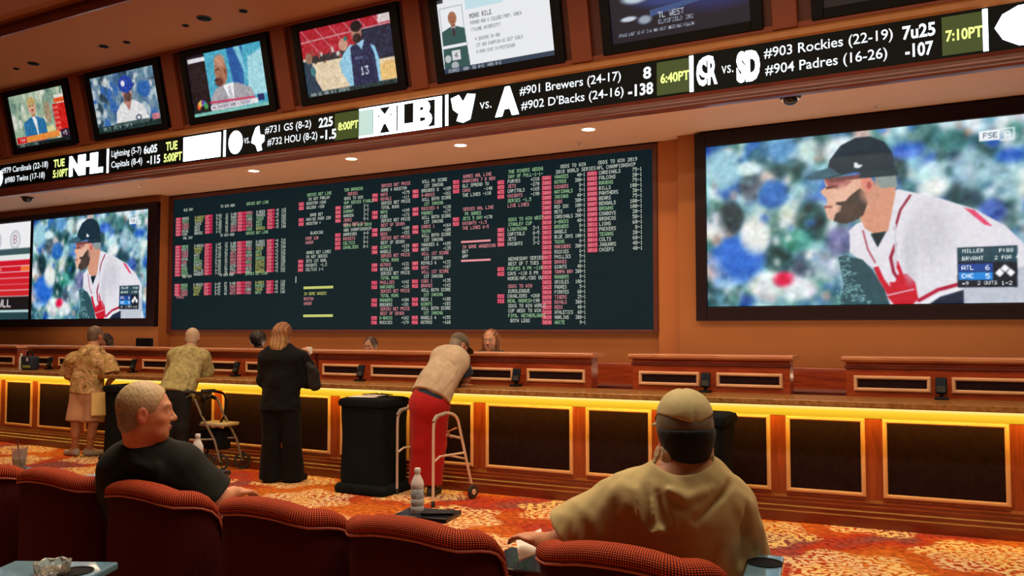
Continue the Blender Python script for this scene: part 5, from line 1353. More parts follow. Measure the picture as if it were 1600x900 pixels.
def head_frame(f, u):
    f = unit(f); u = np.asarray(u, float); u = unit(u-f*(u @ f)); r = np.cross(f, u); return np.array([r, f, u])
class Human:
    """J: joints in world space; keys head (skull centre), face, up, neck, chest, waist, pelvis, sh/el/wr/hip/kn/an/toe + L,R ; hand dir hd, palm normal hn"""
    def __init__(s, J, name='person', label='', group=None, g=1.0, skin=(.55, .27, .17), vox=.008, hs=1.0):
        s.J = {k: np.asarray(v, float) for k, v in J.items()}; s.g = g; s.vox = vox; s.hs = hs; s.skin = np.array(skin)
        fx = (s.J['anL']+s.J['anR'])/2
        s.root = empty(name, (fx[0], fx[1], 0), label, 'person', group)
        s.o = np.array([fx[0], fx[1], 0.0])
        s.F = head_frame(s.J['face'], s.J['up'])
        J_ = s.J
        up = unit(J_['neck']-J_['pelvis']); rt = unit(J_['shR']-J_['shL']); fw = unit(np.cross(up, rt)); s.up, s.rt, s.fw = up, rt, fw
    def H(s, r, f, u): return s.J['head']+s.hs*(s.F[0]*r+s.F[1]*f+s.F[2]*u)
    def out(s, name, VQ, m, cols=None, parent=None):
        V, Q = VQ
        par = parent or s.root
        return mesh_np(name, V-s.o, Q, m, par, cols, smooth=True)
    def headprims(s, B, ears=True, beard=0):
        F, H, q = s.F, s.H, s.hs
        B.el(H(0, -.012, .025), np.array([.075, .096, .090])*q, F, .01)
        B.el(H(0, .030, -.03), np.array([.062, .068, .085])*q, F, .03)
        B.el(H(0, .045, -.085), np.array([.045, .044, .030])*q, F, .03)
        B.el(H(0, .075, -.103), np.array([.018, .016, .014])*q, F, .02)
        B.el(H(0, .078, .022), np.array([.048, .016, .010])*q, F, .02)
        B.el(H(.040, .062, -.030), np.array([.018, .018, .016])*q, F, .02); B.el(H(-.040, .062, -.030), np.array([.018, .018, .016])*q, F, .02)
        B.rc(H(0, .088, .008), H(0, .112, -.030), .007*q, .0115*q, .012)
        B.el(H(.012, .100, -.034), np.array([.008, .010, .007])*q, F, .008); B.el(H(-.012, .100, -.034), np.array([.008, .010, .007])*q, F, .008)
        for sg in (1, -1): B.el(H(sg*.031, .092, .003), np.array([.014, .010, .009])*q, F, .008, op='-')
        for sg in (1, -1): B.el(H(sg*.031, .078, .002), np.array([.0125, .0125, .0125])*q, F, .003)
        B.el(H(0, .092, -.061), np.array([.024, .012, .005])*q, F, .006); B.el(H(0, .090, -.071), np.array([.021, .012, .006])*q, F, .006)
        if ears:
            for sg in (1, -1):
                B.el(H(sg*.077, -.008, -.012), np.array([.010, .021, .034])*q, F, .006)
                B.el(H(sg*.087, -.004, -.010), np.array([.007, .010, .017])*q, F, .004, op='-')
                B.el(H(sg*.078, -.004, -.040), np.array([.007, .010, .010])*q, F, .006)
    def hand(s, B, w_, d, nrm, side, curl=.35, sz=1.0, spread=.12):
        """w_: wrist, d: towards the fingers, nrm: out of the back of the hand, side: +1 when the thumb is on cross(d, nrm)"""
        d, nrm = unit(d), unit(nrm); nrm = unit(nrm-d*(nrm @ d)); t = np.cross(d, nrm)*side
        Fh = np.array([t, d, nrm])
        B.el(w_+d*.050*sz, np.array([.040, .052, .015])*sz, Fh, .012)
        B.rc(w_, w_+d*.04*sz, .024*sz, .022*sz, .015)
        L = [(.028, .040, .024, .019, .0085), (.0095, .046, .028, .021, .0088), (-.0095, .043, .026, .020, .0084), (-.028, .034, .020, .017, .0074)]
        for i, (x, l1, l2, l3, r) in enumerate(L):
            p = w_+(t*x+d*.088)*sz; a = math.atan2(x*spread*10, 1)*.5; dd = unit(d*math.cos(a)+t*math.sin(a)); pts = [w_+(t*x*.8+d*.06)*sz, p]; c = curl*(.8+.12*i)
            for l in (l1, l2, l3):
                dd2 = dd*math.cos(c)-nrm*math.sin(c); nr2 = nrm*math.cos(c)+dd*math.sin(c)
                p = p+dd2*l*sz; pts.append(p); dd, nrm_ = dd2, nr2
                nrm = nr2
            nrm = np.cross(t, d)*(-1 if np.cross(t, d) @ Fh[2] < 0 else 1)
            B.chain(pts, [r*sz*1.1, r*sz*1.08, r*sz, r*sz*.93, r*sz*.82], .005)
        th = w_+(d*.022+t*.030)*sz; dt = unit(d*.62+t*.72-Fh[2]*.30); p2 = th+dt*.040*sz; dt2 = unit(d*.88+t*.30-Fh[2]*.35); p3 = p2+dt2*.032*sz
        B.chain([w_+d*.012*sz+t*.014*sz, th, p2, p3, p3+dt2*.018*sz], [.016*sz, .0135*sz, .011*sz, .0098*sz, .0085*sz], .010)
    def body(s, hands=(), legs=True, cols=None, arms='LR'):
        J, g, B = s.J, s.g, Blob()
        s.headprims(B)
        B.rc(s.H(0, -.028, -.075), J['neck'], .056*s.hs, .062*g, .03)
        B.rc(J['shL']*.85+J['shR']*.15, J['shR']*.85+J['shL']*.15, .062*g, .062*g, .05)
        B.rc(J['neck']*.3+J['chest']*.7, J['waist'], .150*g, .135*g, .05, fl=(s.fw, .68))
        B.rc(J['waist'], J['pelvis'], .135*g, .150*g, .05, fl=(s.fw, .74))
        for c in arms:
            B.rc(J['sh'+c], J['el'+c], .050*g, .040*g, .03); B.rc(J['el'+c], J['wr'+c], .039*g, .026, .02)
        for (c, d, nrm, side, curl) in hands: s.hand(B, J['wr'+c], d, nrm, side, curl)
        if legs:
            for c in 'LR':
                B.rc(J['hip'+c], J['kn'+c], .082*g, .056*g, .04); B.rc(J['kn'+c], J['an'+c], .052*g, .036*g, .02)
                up = J['kn'+c]*.72+J['an'+c]*.28; B.el(up-s.fw*.015, (.045*g, .048*g, .10), None, .03)
                fd = unit(J['toe'+c]-J['an'+c]); B.rc(J['an'+c], J['toe'+c]+np.array([0, 0, .0]), .036, .026, .02)
        V, Q = B.mesh(s.vox)
        C = np.tile(s.skin, (len(V), 1))
        L_ = (V-J['head']) @ s.F.T/s.hs
        def paint(m, c, a=1.0): C[m] = C[m]*(1-a)+np.array(c)*a
        lips = (np.abs(L_[:, 0]) < .022) & (np.abs(L_[:, 2]+.066) < .010) & (L_[:, 1] > .08)
        paint(lips, s.skin*np.array([.85, .5, .5]), .7)
        eye = lambda sg: np.hypot(L_[:, 0]-sg*.031, L_[:, 2]-.002)
        for sg in (1, -1):
            f_ = L_[:, 1] > .07
            paint((eye(sg) < .009) & f_, (.7, .66, .6), .8); paint((eye(sg) < .0045) & f_, (.03, .02, .015))
            paint((np.abs(L_[:, 0]-sg*.032) < .018) & (np.abs(L_[:, 2]-.024) < .005) & f_, (.14, .08, .05), .8)
        flush = np.clip(1-np.abs(L_[:, 2]+.03)/.05, 0, 1)*(np.abs(L_[:, 0]) > .03)
        C *= (1-np.array([0.0, .16, .18])*flush[:, None])
        if cols is not None: cols(C, L_, V)
        s.b = s.out('body', (V, Q), M['skin'], C); return s.b
    def top(s, name, m, inf=.018, sleeve=.5, hem=None, neckr=.075, vox=None, seed=1, amp=.006, f=26, low=0.0, extra=None, arms='LR', belly=0.0, gc=(), neckcut=True, flare=0.0, sl_r=1.0, rel=None):
        """shirt: torso plus sleeves ending at a fraction of the arm (0-1 upper arm, 1-2 forearm)"""
        J, g, B = s.J, s.g, Blob()
        hemp = J['pelvis']-s.up*low if hem is None else np.asarray(hem, float)
        cut = [(hemp, -s.up)]
        B.rc(J['shL']*.84+J['shR']*.16, J['shR']*.84+J['shL']*.16, .064*g+inf, .064*g+inf, .05)
        B.rc(J['neck']*.85+s.H(0, -.02, -.08)*.15, J['neck']*.3+J['chest']*.7, .055*g+inf*.5, .10*g, .06)
        B.rc(J['neck']*.25+J['chest']*.75, J['waist'], .152*g+inf, .142*g+inf+belly, .05, fl=(s.fw, .74))
        B.rc(J['waist'], hemp-s.up*.08, .142*g+inf+belly, .155*g+inf+flare+belly*.5, .05, fl=(s.fw, .80), cuts=cut)
        for c in arms:
            a, e, w_ = J['sh'+c], J['el'+c], J['wr'+c]
            if sleeve <= 1:
                end = a+(e-a)*sleeve; B.rc(a, end+unit(e-a)*.06, .056*g+inf, (.050*g+inf*1.3)*sl_r, .05, cuts=[(end, e-a)])
            else:
                end = e+(w_-e)*(sleeve-1); B.rc(a, e, .056*g+inf, .046*g+inf*sl_r, .05); B.rc(e, end+unit(w_-e)*.04, .046*g+inf*sl_r, .034*g+inf*.9, .03, cuts=[(end, w_-e)])
        if extra: extra(B)
        if neckcut: B.rc(J['neck']+s.up*.015+s.fw*.012, J['neck']+s.up*.15+s.fw*.0, neckr*.78, neckr*1.5, .008, op='-')
        VQ = B.mesh(vox or s.vox, rel or (lambda P: amp*wav(P, seed, f)), gcuts=gc)
        return s.out(name, VQ, m)
    def pants(s, m, name='trousers', end=1.0, inf=.022, flare=.0, vox=None, seed=4, amp=.005, top=.06, seat=0.0):
        J, g, B = s.J, s.g, Blob()
        wt_ = J['pelvis']+s.up*top
        B.rc(J['pelvis']+s.up*.10, J['pelvis']-s.up*.02, .145*g+inf, .150*g+inf, .05, fl=(s.fw, .80), cuts=[(wt_, s.up)])
        if seat: B.el(J['pelvis']-s.fw*seat-s.up*.05, (.15*g, .11, .11), np.array([s.rt, s.fw, s.up]), .04)
        for c in 'LR':
            h_, k_, a_ = J['hip'+c], J['kn'+c], J['an'+c]
            if end <= 1:
                e = h_+(k_-h_)*end; B.rc(h_, e+unit(k_-h_)*.06, .088*g+inf, .068*g+inf*1.5+flare, .04, cuts=[(e, k_-h_)])
            else:
                e = k_+(a_-k_)*(end-1); B.rc(h_, k_, .088*g+inf, .060*g+inf, .04); B.rc(k_, e+unit(a_-k_)*.05, .060*g+inf, .048*g+inf+flare, .03, cuts=[(e, a_-k_)])
        VQ = B.mesh(vox or s.vox, lambda P: amp*wav(P*np.array([1, 1, .5]), seed, 34))
        return s.out(name, VQ, m)
    def shoes(s, m, col=None):
        for c in 'LR':
            J, B = s.J, Blob(); a, t = J['an'+c].copy(), J['toe'+c].copy(); d = unit((t-a)*np.array([1, 1, 0]))
            base = np.array([a[0], a[1], 0.0]); z0 = .012
            B.rc(base-d*.035+np.array([0, 0, .045]), base+d*.15+np.array([0, 0, .034]), .044, .040, .02, cuts=[((0, 0, z0*.0+.004), (0, 0, -1))])
            B.rc(base+np.array([0, 0, .05]), a+np.array([0, 0, .015]), .045, .046, .02, cuts=[(a+np.array([0, 0, .02]), (0, 0, 1))])
            s.out('shoe', B.mesh(.006), m)
    def hair_short(s, m=None, thick=.006, front=.03, low=-.045, name='hair', col=None, vox=.004):
        """close-cropped hair hugging the skull, with a hairline; col(L)->rgb"""
        B = Blob(); F, H, q = s.F, s.H, s.hs
        B.el(H(0, -.012, .025), (np.array([.075, .096, .090])+thick)*q, F, .01)
        B.el(H(0, -.045, -.045), (np.array([.058, .048, .055])+thick)*q, F, .03)
        cut = [(H(0, .045+front, .045), s.F[1]*.9-s.F[2]*.35), (H(0, .02, low), -s.F[2]*.8+s.F[1]*.55)]
        V, Q = B.mesh(vox, lambda P: .0012*wav(P, 5, 300), gcuts=cut)
        L_ = (V-s.J['head']) @ s.F.T/q
        return s.out(name, (V, Q), m or M['hairv'], col(L_) if col else None)

def fabric(name, rgb, rough=.85, vary=.15, scale=6, bump=.25, bscale=14, sheen=.1):
    return mat(name, rgb, rough, vary=vary, scale=scale, bump=bump, bscale=bscale, sheen=sheen, spec=.25)
def hawaiian():
    m, nt, b = new_mat('tropical_print_cotton'); L = nt.links.new
    tc = N(nt, 'ShaderNodeTexCoord')
    nz = N(nt, 'ShaderNodeTexNoise'); nz.inputs['Scale'].default_value = 7; nz.inputs['Detail'].default_value = 4; nz.inputs['Distortion'].default_value = 2.2
    L(tc.outputs['Object'], nz.inputs[0])
    r = N(nt, 'ShaderNodeValToRGB'); e = r.color_ramp.elements
    e[0].position = .36; e[0].color = (.16, .075, .035, 1); e[1].position = .66; e[1].color = (.66, .46, .22, 1)
    for p, c in ((.43, (.52, .33, .12, 1)), (.47, (.24, .20, .06, 1)), (.51, (.62, .46, .20, 1)), (.55, (.40, .15, .08, 1)), (.60, (.70, .56, .34, 1))):
        k = e.new(p); k.color = c
    L(nz.outputs[0], r.inputs[0]); L(r.outputs[0], b.inputs['Base Color']); b.inputs['Roughness'].default_value = .8
    return m
# ------------------------------------------------------------------ the people
BACK = AX*np.array([1, 1, 0])/np.linalg.norm(AX[:2])          # pointing away from the photographer
def mixdir(r, a): return unit(RX*r+BACK*a)
Zu = np.array([0, 0, 1.0])
def col_const(c): return lambda L_: np.tile(np.array(c), (len(L_), 1))

# 1 man in patterned shirt and shorts
J = dict(head=at(149, 524, 10.62), face=mixdir(.25, 1)-Zu*.15, up=Zu, neck=at(146, 547, 10.55), chest=at(141, 566, 10.5), waist=at(137, 592, 10.5), pelvis=at(136, 612, 10.5),
         shL=at(113, 562, 10.5), shR=at(169, 564, 10.5), elL=at(106, 588, 10.62), wrL=at(112, 594, 10.85), elR=at(175, 590, 10.45), wrR=at(166, 604, 10.66),
         hipL=at(126, 618, 10.5), hipR=at(148, 618, 10.5), knL=at(119, 660, 10.42), knR=at(146, 661, 10.42))
for c, px in (('L', 117), ('R', 139)):
    a_ = at(px, 702, 10.55); J['an'+c] = np.array([a_[0], a_[1], .085])
J['toeL'] = J['anL']+mixdir(-.75, .35)*.16-Zu*.06; J['toeR'] = J['anR']+mixdir(.95, .3)*.17-Zu*.06
h1 = Human(J, 'person', 'standing man in a tan tropical-print shirt and beige shorts holding a yellow folder', g=1.06, skin=(.50, .24, .14), vox=.008)
h1.body(hands=[('R', J['wrR']-J['elR'], RX*.8+Zu*.3, 1, .5), ('L', BACK, Zu, 1, .3)])
D1 = 10.33
h1.top('shirt', hawaiian(), inf=.030, sleeve=.78, low=.02, seed=3, flare=.02, sl_r=1.25, rel=creases([(at(120, 572, D1), at(160, 612, D1), .018, .022), (at(126, 566, D1), at(162, 604, D1), .016, -.016), (at(118, 585, D1), at(150, 618, D1), .016, .018),
    (at(150, 560, D1), at(160, 600, D1), .018, .016), (at(128, 600, D1), at(126, 618, D1), .014, .014), (at(112, 590, D1), at(114, 614, D1), .014, .012)], 3, .008, 24))
h1.pants(fabric('beige_shorts', (.50, .27, .16)), 'shorts', end=.96, inf=.028, flare=.01)
h1.shoes(mat('grey_white_trainers', (.42, .36, .32), .6))
h1.hair_short(front=.01, low=-.07, thick=.006, col=lambda L_: np.where((np.hypot(L_[:, 0], L_[:, 1]+.02) < .05)[:, None], (.34, .20, .14), (.14, .10, .08)))
o = MB().box(-.085, .085, -.004, .004, -.26, .02, .002).build('yellow_folder', mat('yellow_folder_card', (.80, .66, .26), .5)); p_ = at(155, 616, 10.30)
o.location = (p_[0], p_[1], p_[2]); o.rotation_euler.z = YAW+.2; tag(o, 'pale yellow folder held at the side of the man in the patterned shirt', 'folder')

# 2 man in olive shirt leaning on the counter
J = dict(head=at(301, 528, 9.95), face=mixdir(-.1, 1)-Zu*.25, up=Zu, neck=at(297, 549, 9.85), chest=at(292, 568, 9.75), waist=at(284, 592, 9.6), pelvis=at(276, 612, 9.5),
         shL=at(274, 556, 9.75), shR=at(317, 559, 9.85), elL=at(272, 584, 9.95), wrL=at(280, 585, 10.05), elR=at(321, 584, 9.95), wrR=at(309, 585, 10.05),
         hipL=at(266, 618, 9.46), hipR=at(284, 618, 9.46), knL=at(262, 668, 9.36), knR=at(284, 668, 9.38))
for c, px in (('L', 262), ('R', 283)):
    a_ = at(px, 702, 9.4); J['an'+c] = np.array([a_[0], a_[1], .085])
J['toeL'] = J['anL']+mixdir(-.2, 1)*.16-Zu*.06; J['toeR'] = J['anR']+mixdir(.2, 1)*.16-Zu*.06
h2 = Human(J, 'person', 'balding man in a pale olive short-sleeved shirt leaning on the counter', g=1.0, skin=(.56, .30, .20), vox=.008)
h2.body(hands=[('R', BACK, Zu, -1, .3), ('L', BACK, Zu, 1, .3)])
h2.top('shirt', fabric('olive_checked_shirt', (.36, .32, .145), vary=.35, scale=22), inf=.034, sleeve=.92, low=.06, seed=8, flare=.02, sl_r=1.2, rel=creases([(at(275, 560, 9.55), at(310, 563, 9.6), .018, .014), (at(285, 575, 9.5), at(275, 610, 9.35), .018, .018), (at(305, 575, 9.6), at(292, 615, 9.4), .018, .016), (at(268, 590, 9.5), at(262, 615, 9.35), .015, .014)], 8, .009, 24))
h2.pants(fabric('dark_grey_trousers', (.008, .009, .011), sheen=0), end=1.95, inf=.022)
h2.shoes(M['rubber'])
h2.hair_short(front=-.02, low=-.07, thick=.005, col=col_const((.52, .40, .30)))

# 3 woman in black
J = dict(head=at(443, 522, 8.75), face=mixdir(.2, 1)-Zu*.1, up=Zu, neck=at(441, 546, 8.72), chest=at(440, 568, 8.7), waist=at(440, 596, 8.7), pelvis=at(438, 624, 8.7),
         shL=at(416, 560, 8.7), shR=at(470, 560, 8.72), elL=at(414, 592, 8.75), wrL=at(424, 600, 8.93), elR=at(481, 594, 8.72), wrR=at(481, 562, 8.90),
         hipL=at(426, 632, 8.7), hipR=at(452, 632, 8.7), knL=at(424, 686, 8.7), knR=at(456, 686, 8.7))
for c, px in (('L', 424), ('R', 458)):
    a_ = at(px, 702, 8.78); J['an'+c] = np.array([a_[0], a_[1], .085])
J['toeL'] = J['anL']+mixdir(-.1, 1)*.15-Zu*.06; J['toeR'] = J['anR']+mixdir(.55, .8)*.15-Zu*.06
h3 = Human(J, 'person', 'standing woman with long blond-brown hair in a black jacket and black trousers', g=1.0, skin=(.60, .34, .24), vox=.008, hs=.97)
h3.body(hands=[('R', Zu+RX*.1, RX, 1, .9), ('L', BACK, Zu, 1, .4)])
blackcl = fabric('black_cloth_suit', (.0035, .0042, .006), .9, bump=.4, sheen=0.02)
h3.top('jacket', blackcl, inf=.036, sleeve=1.85, low=.10, seed=12, flare=.03, rel=creases([(at(412, 580, 8.6), at(425, 600, 8.5), .02, .015), (at(455, 560, 8.5), at(440, 600, 8.48), .02, .014), (at(425, 612, 8.48), at(460, 606, 8.48), .018, .014)], 12, .010, 26))
h3.pants(blackcl, end=2.12, inf=.034, flare=.045, seed=9)
h3.shoes(M['black'])
B = Blob(); F, H = h3.F, h3.H
B.el(H(0, -.012, .03), (.085, .104, .098), F, .01)
B.rc(H(0, -.07, 0), H(-.015, -.085, -.12), .085, .075, .05); B.rc(H(-.03, -.08, -.10), H(-.085, -.075, -.20), .05, .028, .04)
B.rc(H(.03, -.08, -.08), H(.02, -.085, -.19), .06, .03, .04); B.rc(H(-.01, -.085, -.1), H(-.035, -.09, -.22), .05, .02, .04)
def streak(P): L_ = (P-h3.J['head']) @ F.T; return .004*np.sin(L_[:, 0]*260+4*np.sin(L_[:, 2]*18))
V, Q = B.mesh(.005, streak, gcuts=[(H(0, .05, .02), F[1])])
L_ = (V-h3.J['head']) @ F.T
w1 = np.clip((-.02-L_[:, 2])/.12, 0, 1)[:, None]; st = (.5+.5*np.sin(L_[:, 0]*170+3*np.sin(L_[:, 2]*20)))[:, None]
C = (np.array([.30, .13, .05])*(1-w1)+np.array([.62, .42, .20])*w1)*(.65+.5*st)
h3.out('hair', (V, Q), M['hairv'], C)
r = empty('handbag', at(490, 592, 8.62), 'black rounded handbag under the right arm of the woman in black', 'bag')
B = Blob(); B.rc(at(488, 578, 8.62), at(492, 602, 8.62), .052, .062, .03, fl=(BACK, .7)); B.rc(at(482, 570, 8.62), at(494, 584, 8.62), .03, .035, .03)
V, Q = B.mesh(.006, lambda P: .005*wav(P, 3, 60)); mesh_np('body', V-np.array(r.location), Q, fabric('black_quilted', (.012, .012, .014), .6), r)
t = MB().tube([Vector(at(478, 566, 8.60)), Vector(at(472, 553, 8.60)), Vector(at(484, 560, 8.62)), Vector(at(492, 572, 8.62))], .007, 8).build('strap', M['black'], r, smooth=True); t.location = -r.location
r = MB().box(-.035, .035, -.006, .006, -.03, .05, .01).build('white_cup_lid', M['white']); r.location = at(483, 549, 8.92); r.rotation_euler.z = YAW
r.name = 'phone'; tag(r, 'small white phone held up by the woman in black', 'phone')

# 4 bending man in vest and red trousers
J = dict(head=at(717, 540, 8.34), face=unit(BACK*.55+RX*.62-Zu*.62), up=unit(Zu*.75+BACK*.5+RX*.35), neck=at(706, 558, 8.22), chest=at(700, 572, 8.10), waist=at(683, 598, 8.00), pelvis=at(671, 624, 7.95),
         shL=at(684, 557, 8.25), shR=at(721, 566, 8.12), elL=at(700, 597, 8.30), wrL=at(722, 602, 8.36), elR=at(729, 592, 8.16), wrR=at(716, 598, 8.32),
         hipL=at(660, 634, 7.95), hipR=at(684, 634, 7.95), knL=at(657, 695, 8.0), knR=at(682, 695, 8.0))
for c, px, dd in (('L', 653, 8.08), ('R', 676, 8.05)):
    a_ = at(px, 702, dd); J['an'+c] = np.array([a_[0], a_[1], .085])
J['toeL'] = J['anL']+mixdir(.1, 1)*.16-Zu*.06; J['toeR'] = J['anR']+mixdir(.3, 1)*.16-Zu*.06
h4 = Human(J, 'person', 'man bending over the counter in a beige vest, grey cap and red trousers', g=1.02, skin=(.55, .27, .17), vox=.0075)
h4.body(hands=[('R', BACK-RX*.5, Zu, 1, .3), ('L', RX+BACK*.5, Zu, 1, .3)])
h4.top('undershirt', fabric('navy_tee', (.018, .030, .055)), inf=.014, sleeve=.80, low=.05, seed=5, amp=.002, sl_r=1.3)
h4.top('vest', fabric('beige_quilted_vest', (.52, .42, .31), vary=.12, scale=14), inf=.044, sleeve=.02, low=-.02, seed=6, arms='', neckr=.07, flare=.015, rel=creases([(at(690, 556, 7.98), at(713, 575, 7.95), .014, .016), (at(680, 566, 7.95), at(700, 590, 7.85), .014, .012), (at(672, 590, 7.80), at(690, 612, 7.72), .015, .014), (at(695, 590, 7.8), at(706, 625, 7.7), .014, .018), (at(683, 598, 7.75), at(694, 620, 7.7), .013, -.012)], 6, .009, 30))
h4.pants(fabric('red_trousers', (.42, .010, .014), vary=.12), end=1.92, inf=.03, flare=.012, seat=.02, top=.07)
h4.shoes(M['rubber'])
h4.hair_short(front=.0, low=-.06, col=col_const((.22, .17, .13)))
def cap(h, crownm, billm, sc=1.0, bill=True, up=.0, name='cap', back=False):
    B = Blob(); F, H = h.F, h.H
    B.el(H(0, -.010, .040+up), np.array([.088, .108, .088])*sc, F, .01)
    V, Q = B.mesh(.0045, lambda P: .0015*wav(P, 2, 60), gcuts=[(H(0, 0, .022), -F[2]+F[1]*.15)])
    o = h.out(name, (V, Q), crownm)
    if bill:
        B = Blob(); s_ = -1 if back else 1
        B.el(H(0, s_*.105, .030), (.072, .085, .012), F, .01)
        V, Q = B.mesh(.004, gcuts=[(H(0, s_*.07, 0), -F[1]*s_)]); h.out('visor', (V, Q), billm, parent=o)
    return o
cap(h4, fabric('grey_olive_cap', (.13, .115, .085)), fabric('dark_cap_visor', (.05, .045, .045)))
B = Blob(); a_ = at(696, 549, 8.12); B.rc(at(688, 549, 8.20), at(712, 556, 8.10), .034, .030, .02, fl=(Zu, .6)); V, Q = B.mesh(.006); h4.out('collar', (V, Q), fabric('vest_collar', (.42, .36, .29)))

# 5 tellers behind the partitions
def teller(px, py, Y, label, skin, hairfn, topc, face=None, hs=.95):
    hd = atY(px, py, Y); b0 = np.array([hd[0], hd[1], 0.0]); R = np.array([-1.0, 0, 0]); zt = hd[2]+.11; k = zt/1.72
    f = np.array([.15, -1, -.12]) if face is None else np.asarray(face, float)
    J = dict(head=hd, face=f, up=Zu, neck=b0+Zu*(hd[2]-.155)+np.array([0, .02, 0]), chest=b0+Zu*1.27*k+np.array([0, .02, 0]), waist=b0+Zu*1.08*k, pelvis=b0+Zu*.95*k)
    for c, sg in (('L', -1), ('R', 1)):
        J['sh'+c] = b0+R*sg*.165+Zu*1.38*k; J['el'+c] = b0+R*sg*.22+Zu*1.13*k+np.array([0, -.03, 0]); J['wr'+c] = b0+R*sg*.14+Zu*1.10*k+np.array([0, -.20, 0])
        J['hip'+c] = b0+R*sg*.085+Zu*.90*k; J['kn'+c] = b0+R*sg*.09+Zu*.48*k; J['an'+c] = b0+R*sg*.09+Zu*.085; J['toe'+c] = J['an'+c]+np.array([0, -.16, -.05])
    h = Human(J, 'person', label, None, g=.9, skin=skin, vox=.0085, hs=hs)
    h.body(hands=[('R', (0, -1, 0), Zu, 1, .3), ('L', (0, -1, 0), Zu, -1, .3)])
    h.top('shirt', fabric('teller_shirt_%d' % px, topc), inf=.02, sleeve=1.7, low=.05, amp=.003, vox=.010)
    h.pants(M['blackm'], end=1.95, vox=.010); h.shoes(M['rubber']); hairfn(h); return h
def long_hair(c1, c2, length=.2):
    def fn(h):
        B = Blob(); F, H = h.F, h.H
        B.el(H(0, -.018, .035), (.086, .100, .092), F, .01)
        for sg in (1, -1): B.rc(H(sg*.068, 0, .03), H(sg*.088, -.0, -length), .034, .036, .03); B.rc(H(sg*.045, -.06, 0), H(sg*.06, -.05, -length), .05, .045, .04)
        B.el(H(0, .115, -.02), (.052, .07, .085), F, .01, op='-')
        V, Q = B.mesh(.006, lambda P: .003*np.sin(((P-h.J['head']) @ F.T)[:, 0]*240), gcuts=[(H(0, .085, 0), F[1])])
        L_ = (V-h.J['head']) @ F.T; st = (.5+.5*np.sin(L_[:, 0]*200+L_[:, 2]*30))[:, None]
        h.out('hair', (V, Q), M['hairv'], np.array(c1)*st+np.array(c2)*(1-st))
    return fn
def bushy(c, r=.11):
    def fn(h):
        B = Blob(); F, H = h.F, h.H; B.el(H(0, -.03, .03), (r, r*1.05, r), F, .01); B.el(H(0, .115, -.03), (.055, .075, .08), F, .02, op='-')
        V, Q = B.mesh(.006, lambda P: .006*wav(P, 7, 120)); h.out('hair', (V, Q), M['hairv'], np.tile(np.array(c), (len(V), 1)))
    return fn
teller(767, 531, 8.6, 'young woman teller with long brown hair looking out over the partition', (.62, .33, .22), long_hair((.16, .06, .025), (.30, .13, .055)), (.05, .04, .045), hs=1.10)
teller(578, 541, 8.6, 'teller with short dark hair, only the face above the partition over the black bin', (.42, .20, .13), bushy((.05, .03, .022), .092), (.05, .04, .045))
teller(404, 532, 8.6, 'teller with bushy black hair beside the woman in black', (.14, .06, .04), bushy((.010, .008, .009), .115), (.03, .03, .04), face=(-.5, 1, 0))
teller(164, 533, 8.5, 'teller with dark hair half hidden behind the man in the patterned shirt', (.30, .14, .09), long_hair((.02, .012, .01), (.04, .02, .015), .13), (.03, .03, .035))

# 6 seated man in the black shirt, head turned to the right
J = dict(head=at(227, 641, 3.36), face=unit(RX*.93+BACK*.36-Zu*.05), up=unit(Zu+RX*.04), neck=at(224, 704, 3.40), chest=at(236, 762, 3.46), waist=at(250, 850, 3.52), pelvis=at(254, 905, 3.56),
         shL=at(188, 736, 3.44), shR=at(287, 733, 3.42), elL=at(196, 815, 3.62), wrL=at(224, 850, 3.85), elR=at(334, 784, 3.46), wrR=at(364, 770, 3.58))
gz = lambda p, z: np.array([p[0], p[1], z])
pe = J['pelvis']; J['pelvis'] = gz(pe, .56)
for c, sg in (('L', -1), ('R', 1)):
    J['hip'+c] = J['pelvis']+np.array([sg*.09, .04, -.02]); J['kn'+c] = J['hip'+c]+np.array([sg*.05, .42, .02]); J['an'+c] = J['kn'+c]+np.array([0, .06, 0]); J['an'+c][2] = .09; J['toe'+c] = J['an'+c]+np.array([0, .17, -.05])
h5 = Human(J, 'person', 'seated grey-haired man in a black shirt with his head turned right', g=1.08, skin=(.66, .30, .17), vox=.0055, hs=1.0)
def c5(C, L_, V):
    fl = np.clip((-.02-L_[:, 2])/.08, 0, 1)*(L_[:, 1] < .06)*(L_[:, 2] > -.3); C *= (1-np.array([.05, .30, .32])*fl[:, None])
    ear = (np.abs(L_[:, 0]) > .072) & (np.abs(L_[:, 2]+.012) < .045); C[ear] *= np.array([1.0, .72, .72])
h5.body(hands=[('R', RX*.35+BACK*.9-Zu*.10, Zu, -1, .28), ('L', BACK, Zu, 1, .3)], cols=c5)
def hc5(L_):
    side = np.clip((.055-L_[:, 2])/.07, 0, 1)[:, None]
    return np.array([.56, .40, .22])*(1-side)+np.array([.27, .19, .13])*side
h5.hair_short(front=.012, low=-.055, thick=.005, col=hc5, vox=.003)
S5 = lambda x, y, d=0: at(x, y, 3.30+d)
rel5 = creases([(S5(190, 728), S5(236, 765), .022, .018), (S5(180, 745), S5(222, 780), .020, .016), (S5(262, 715), S5(285, 765), .022, .020), (S5(300, 735), S5(292, 800), .020, .026), (S5(310, 745), S5(352, 775), .016, .018), (S5(320, 735), S5(356, 760), .014, -.014),
    (S5(245, 712), S5(250, 760), .020, -.014), (S5(208, 716), S5(240, 735), .018, -.014), (S5(330, 770), S5(345, 790), .016, .014)], 21, .007, 24)
h5.top('shirt', fabric('black_shirt', (.008, .010, .008), .85, bump=.35, bscale=9, sheen=.03), inf=.026, sleeve=.90, hem=gz(pe, .52), seed=21, sl_r=1.35, neckr=.078, vox=.006, rel=rel5)
h5.pants(fabric('dark_trousers', (.03, .03, .035)), end=1.9, vox=.01)
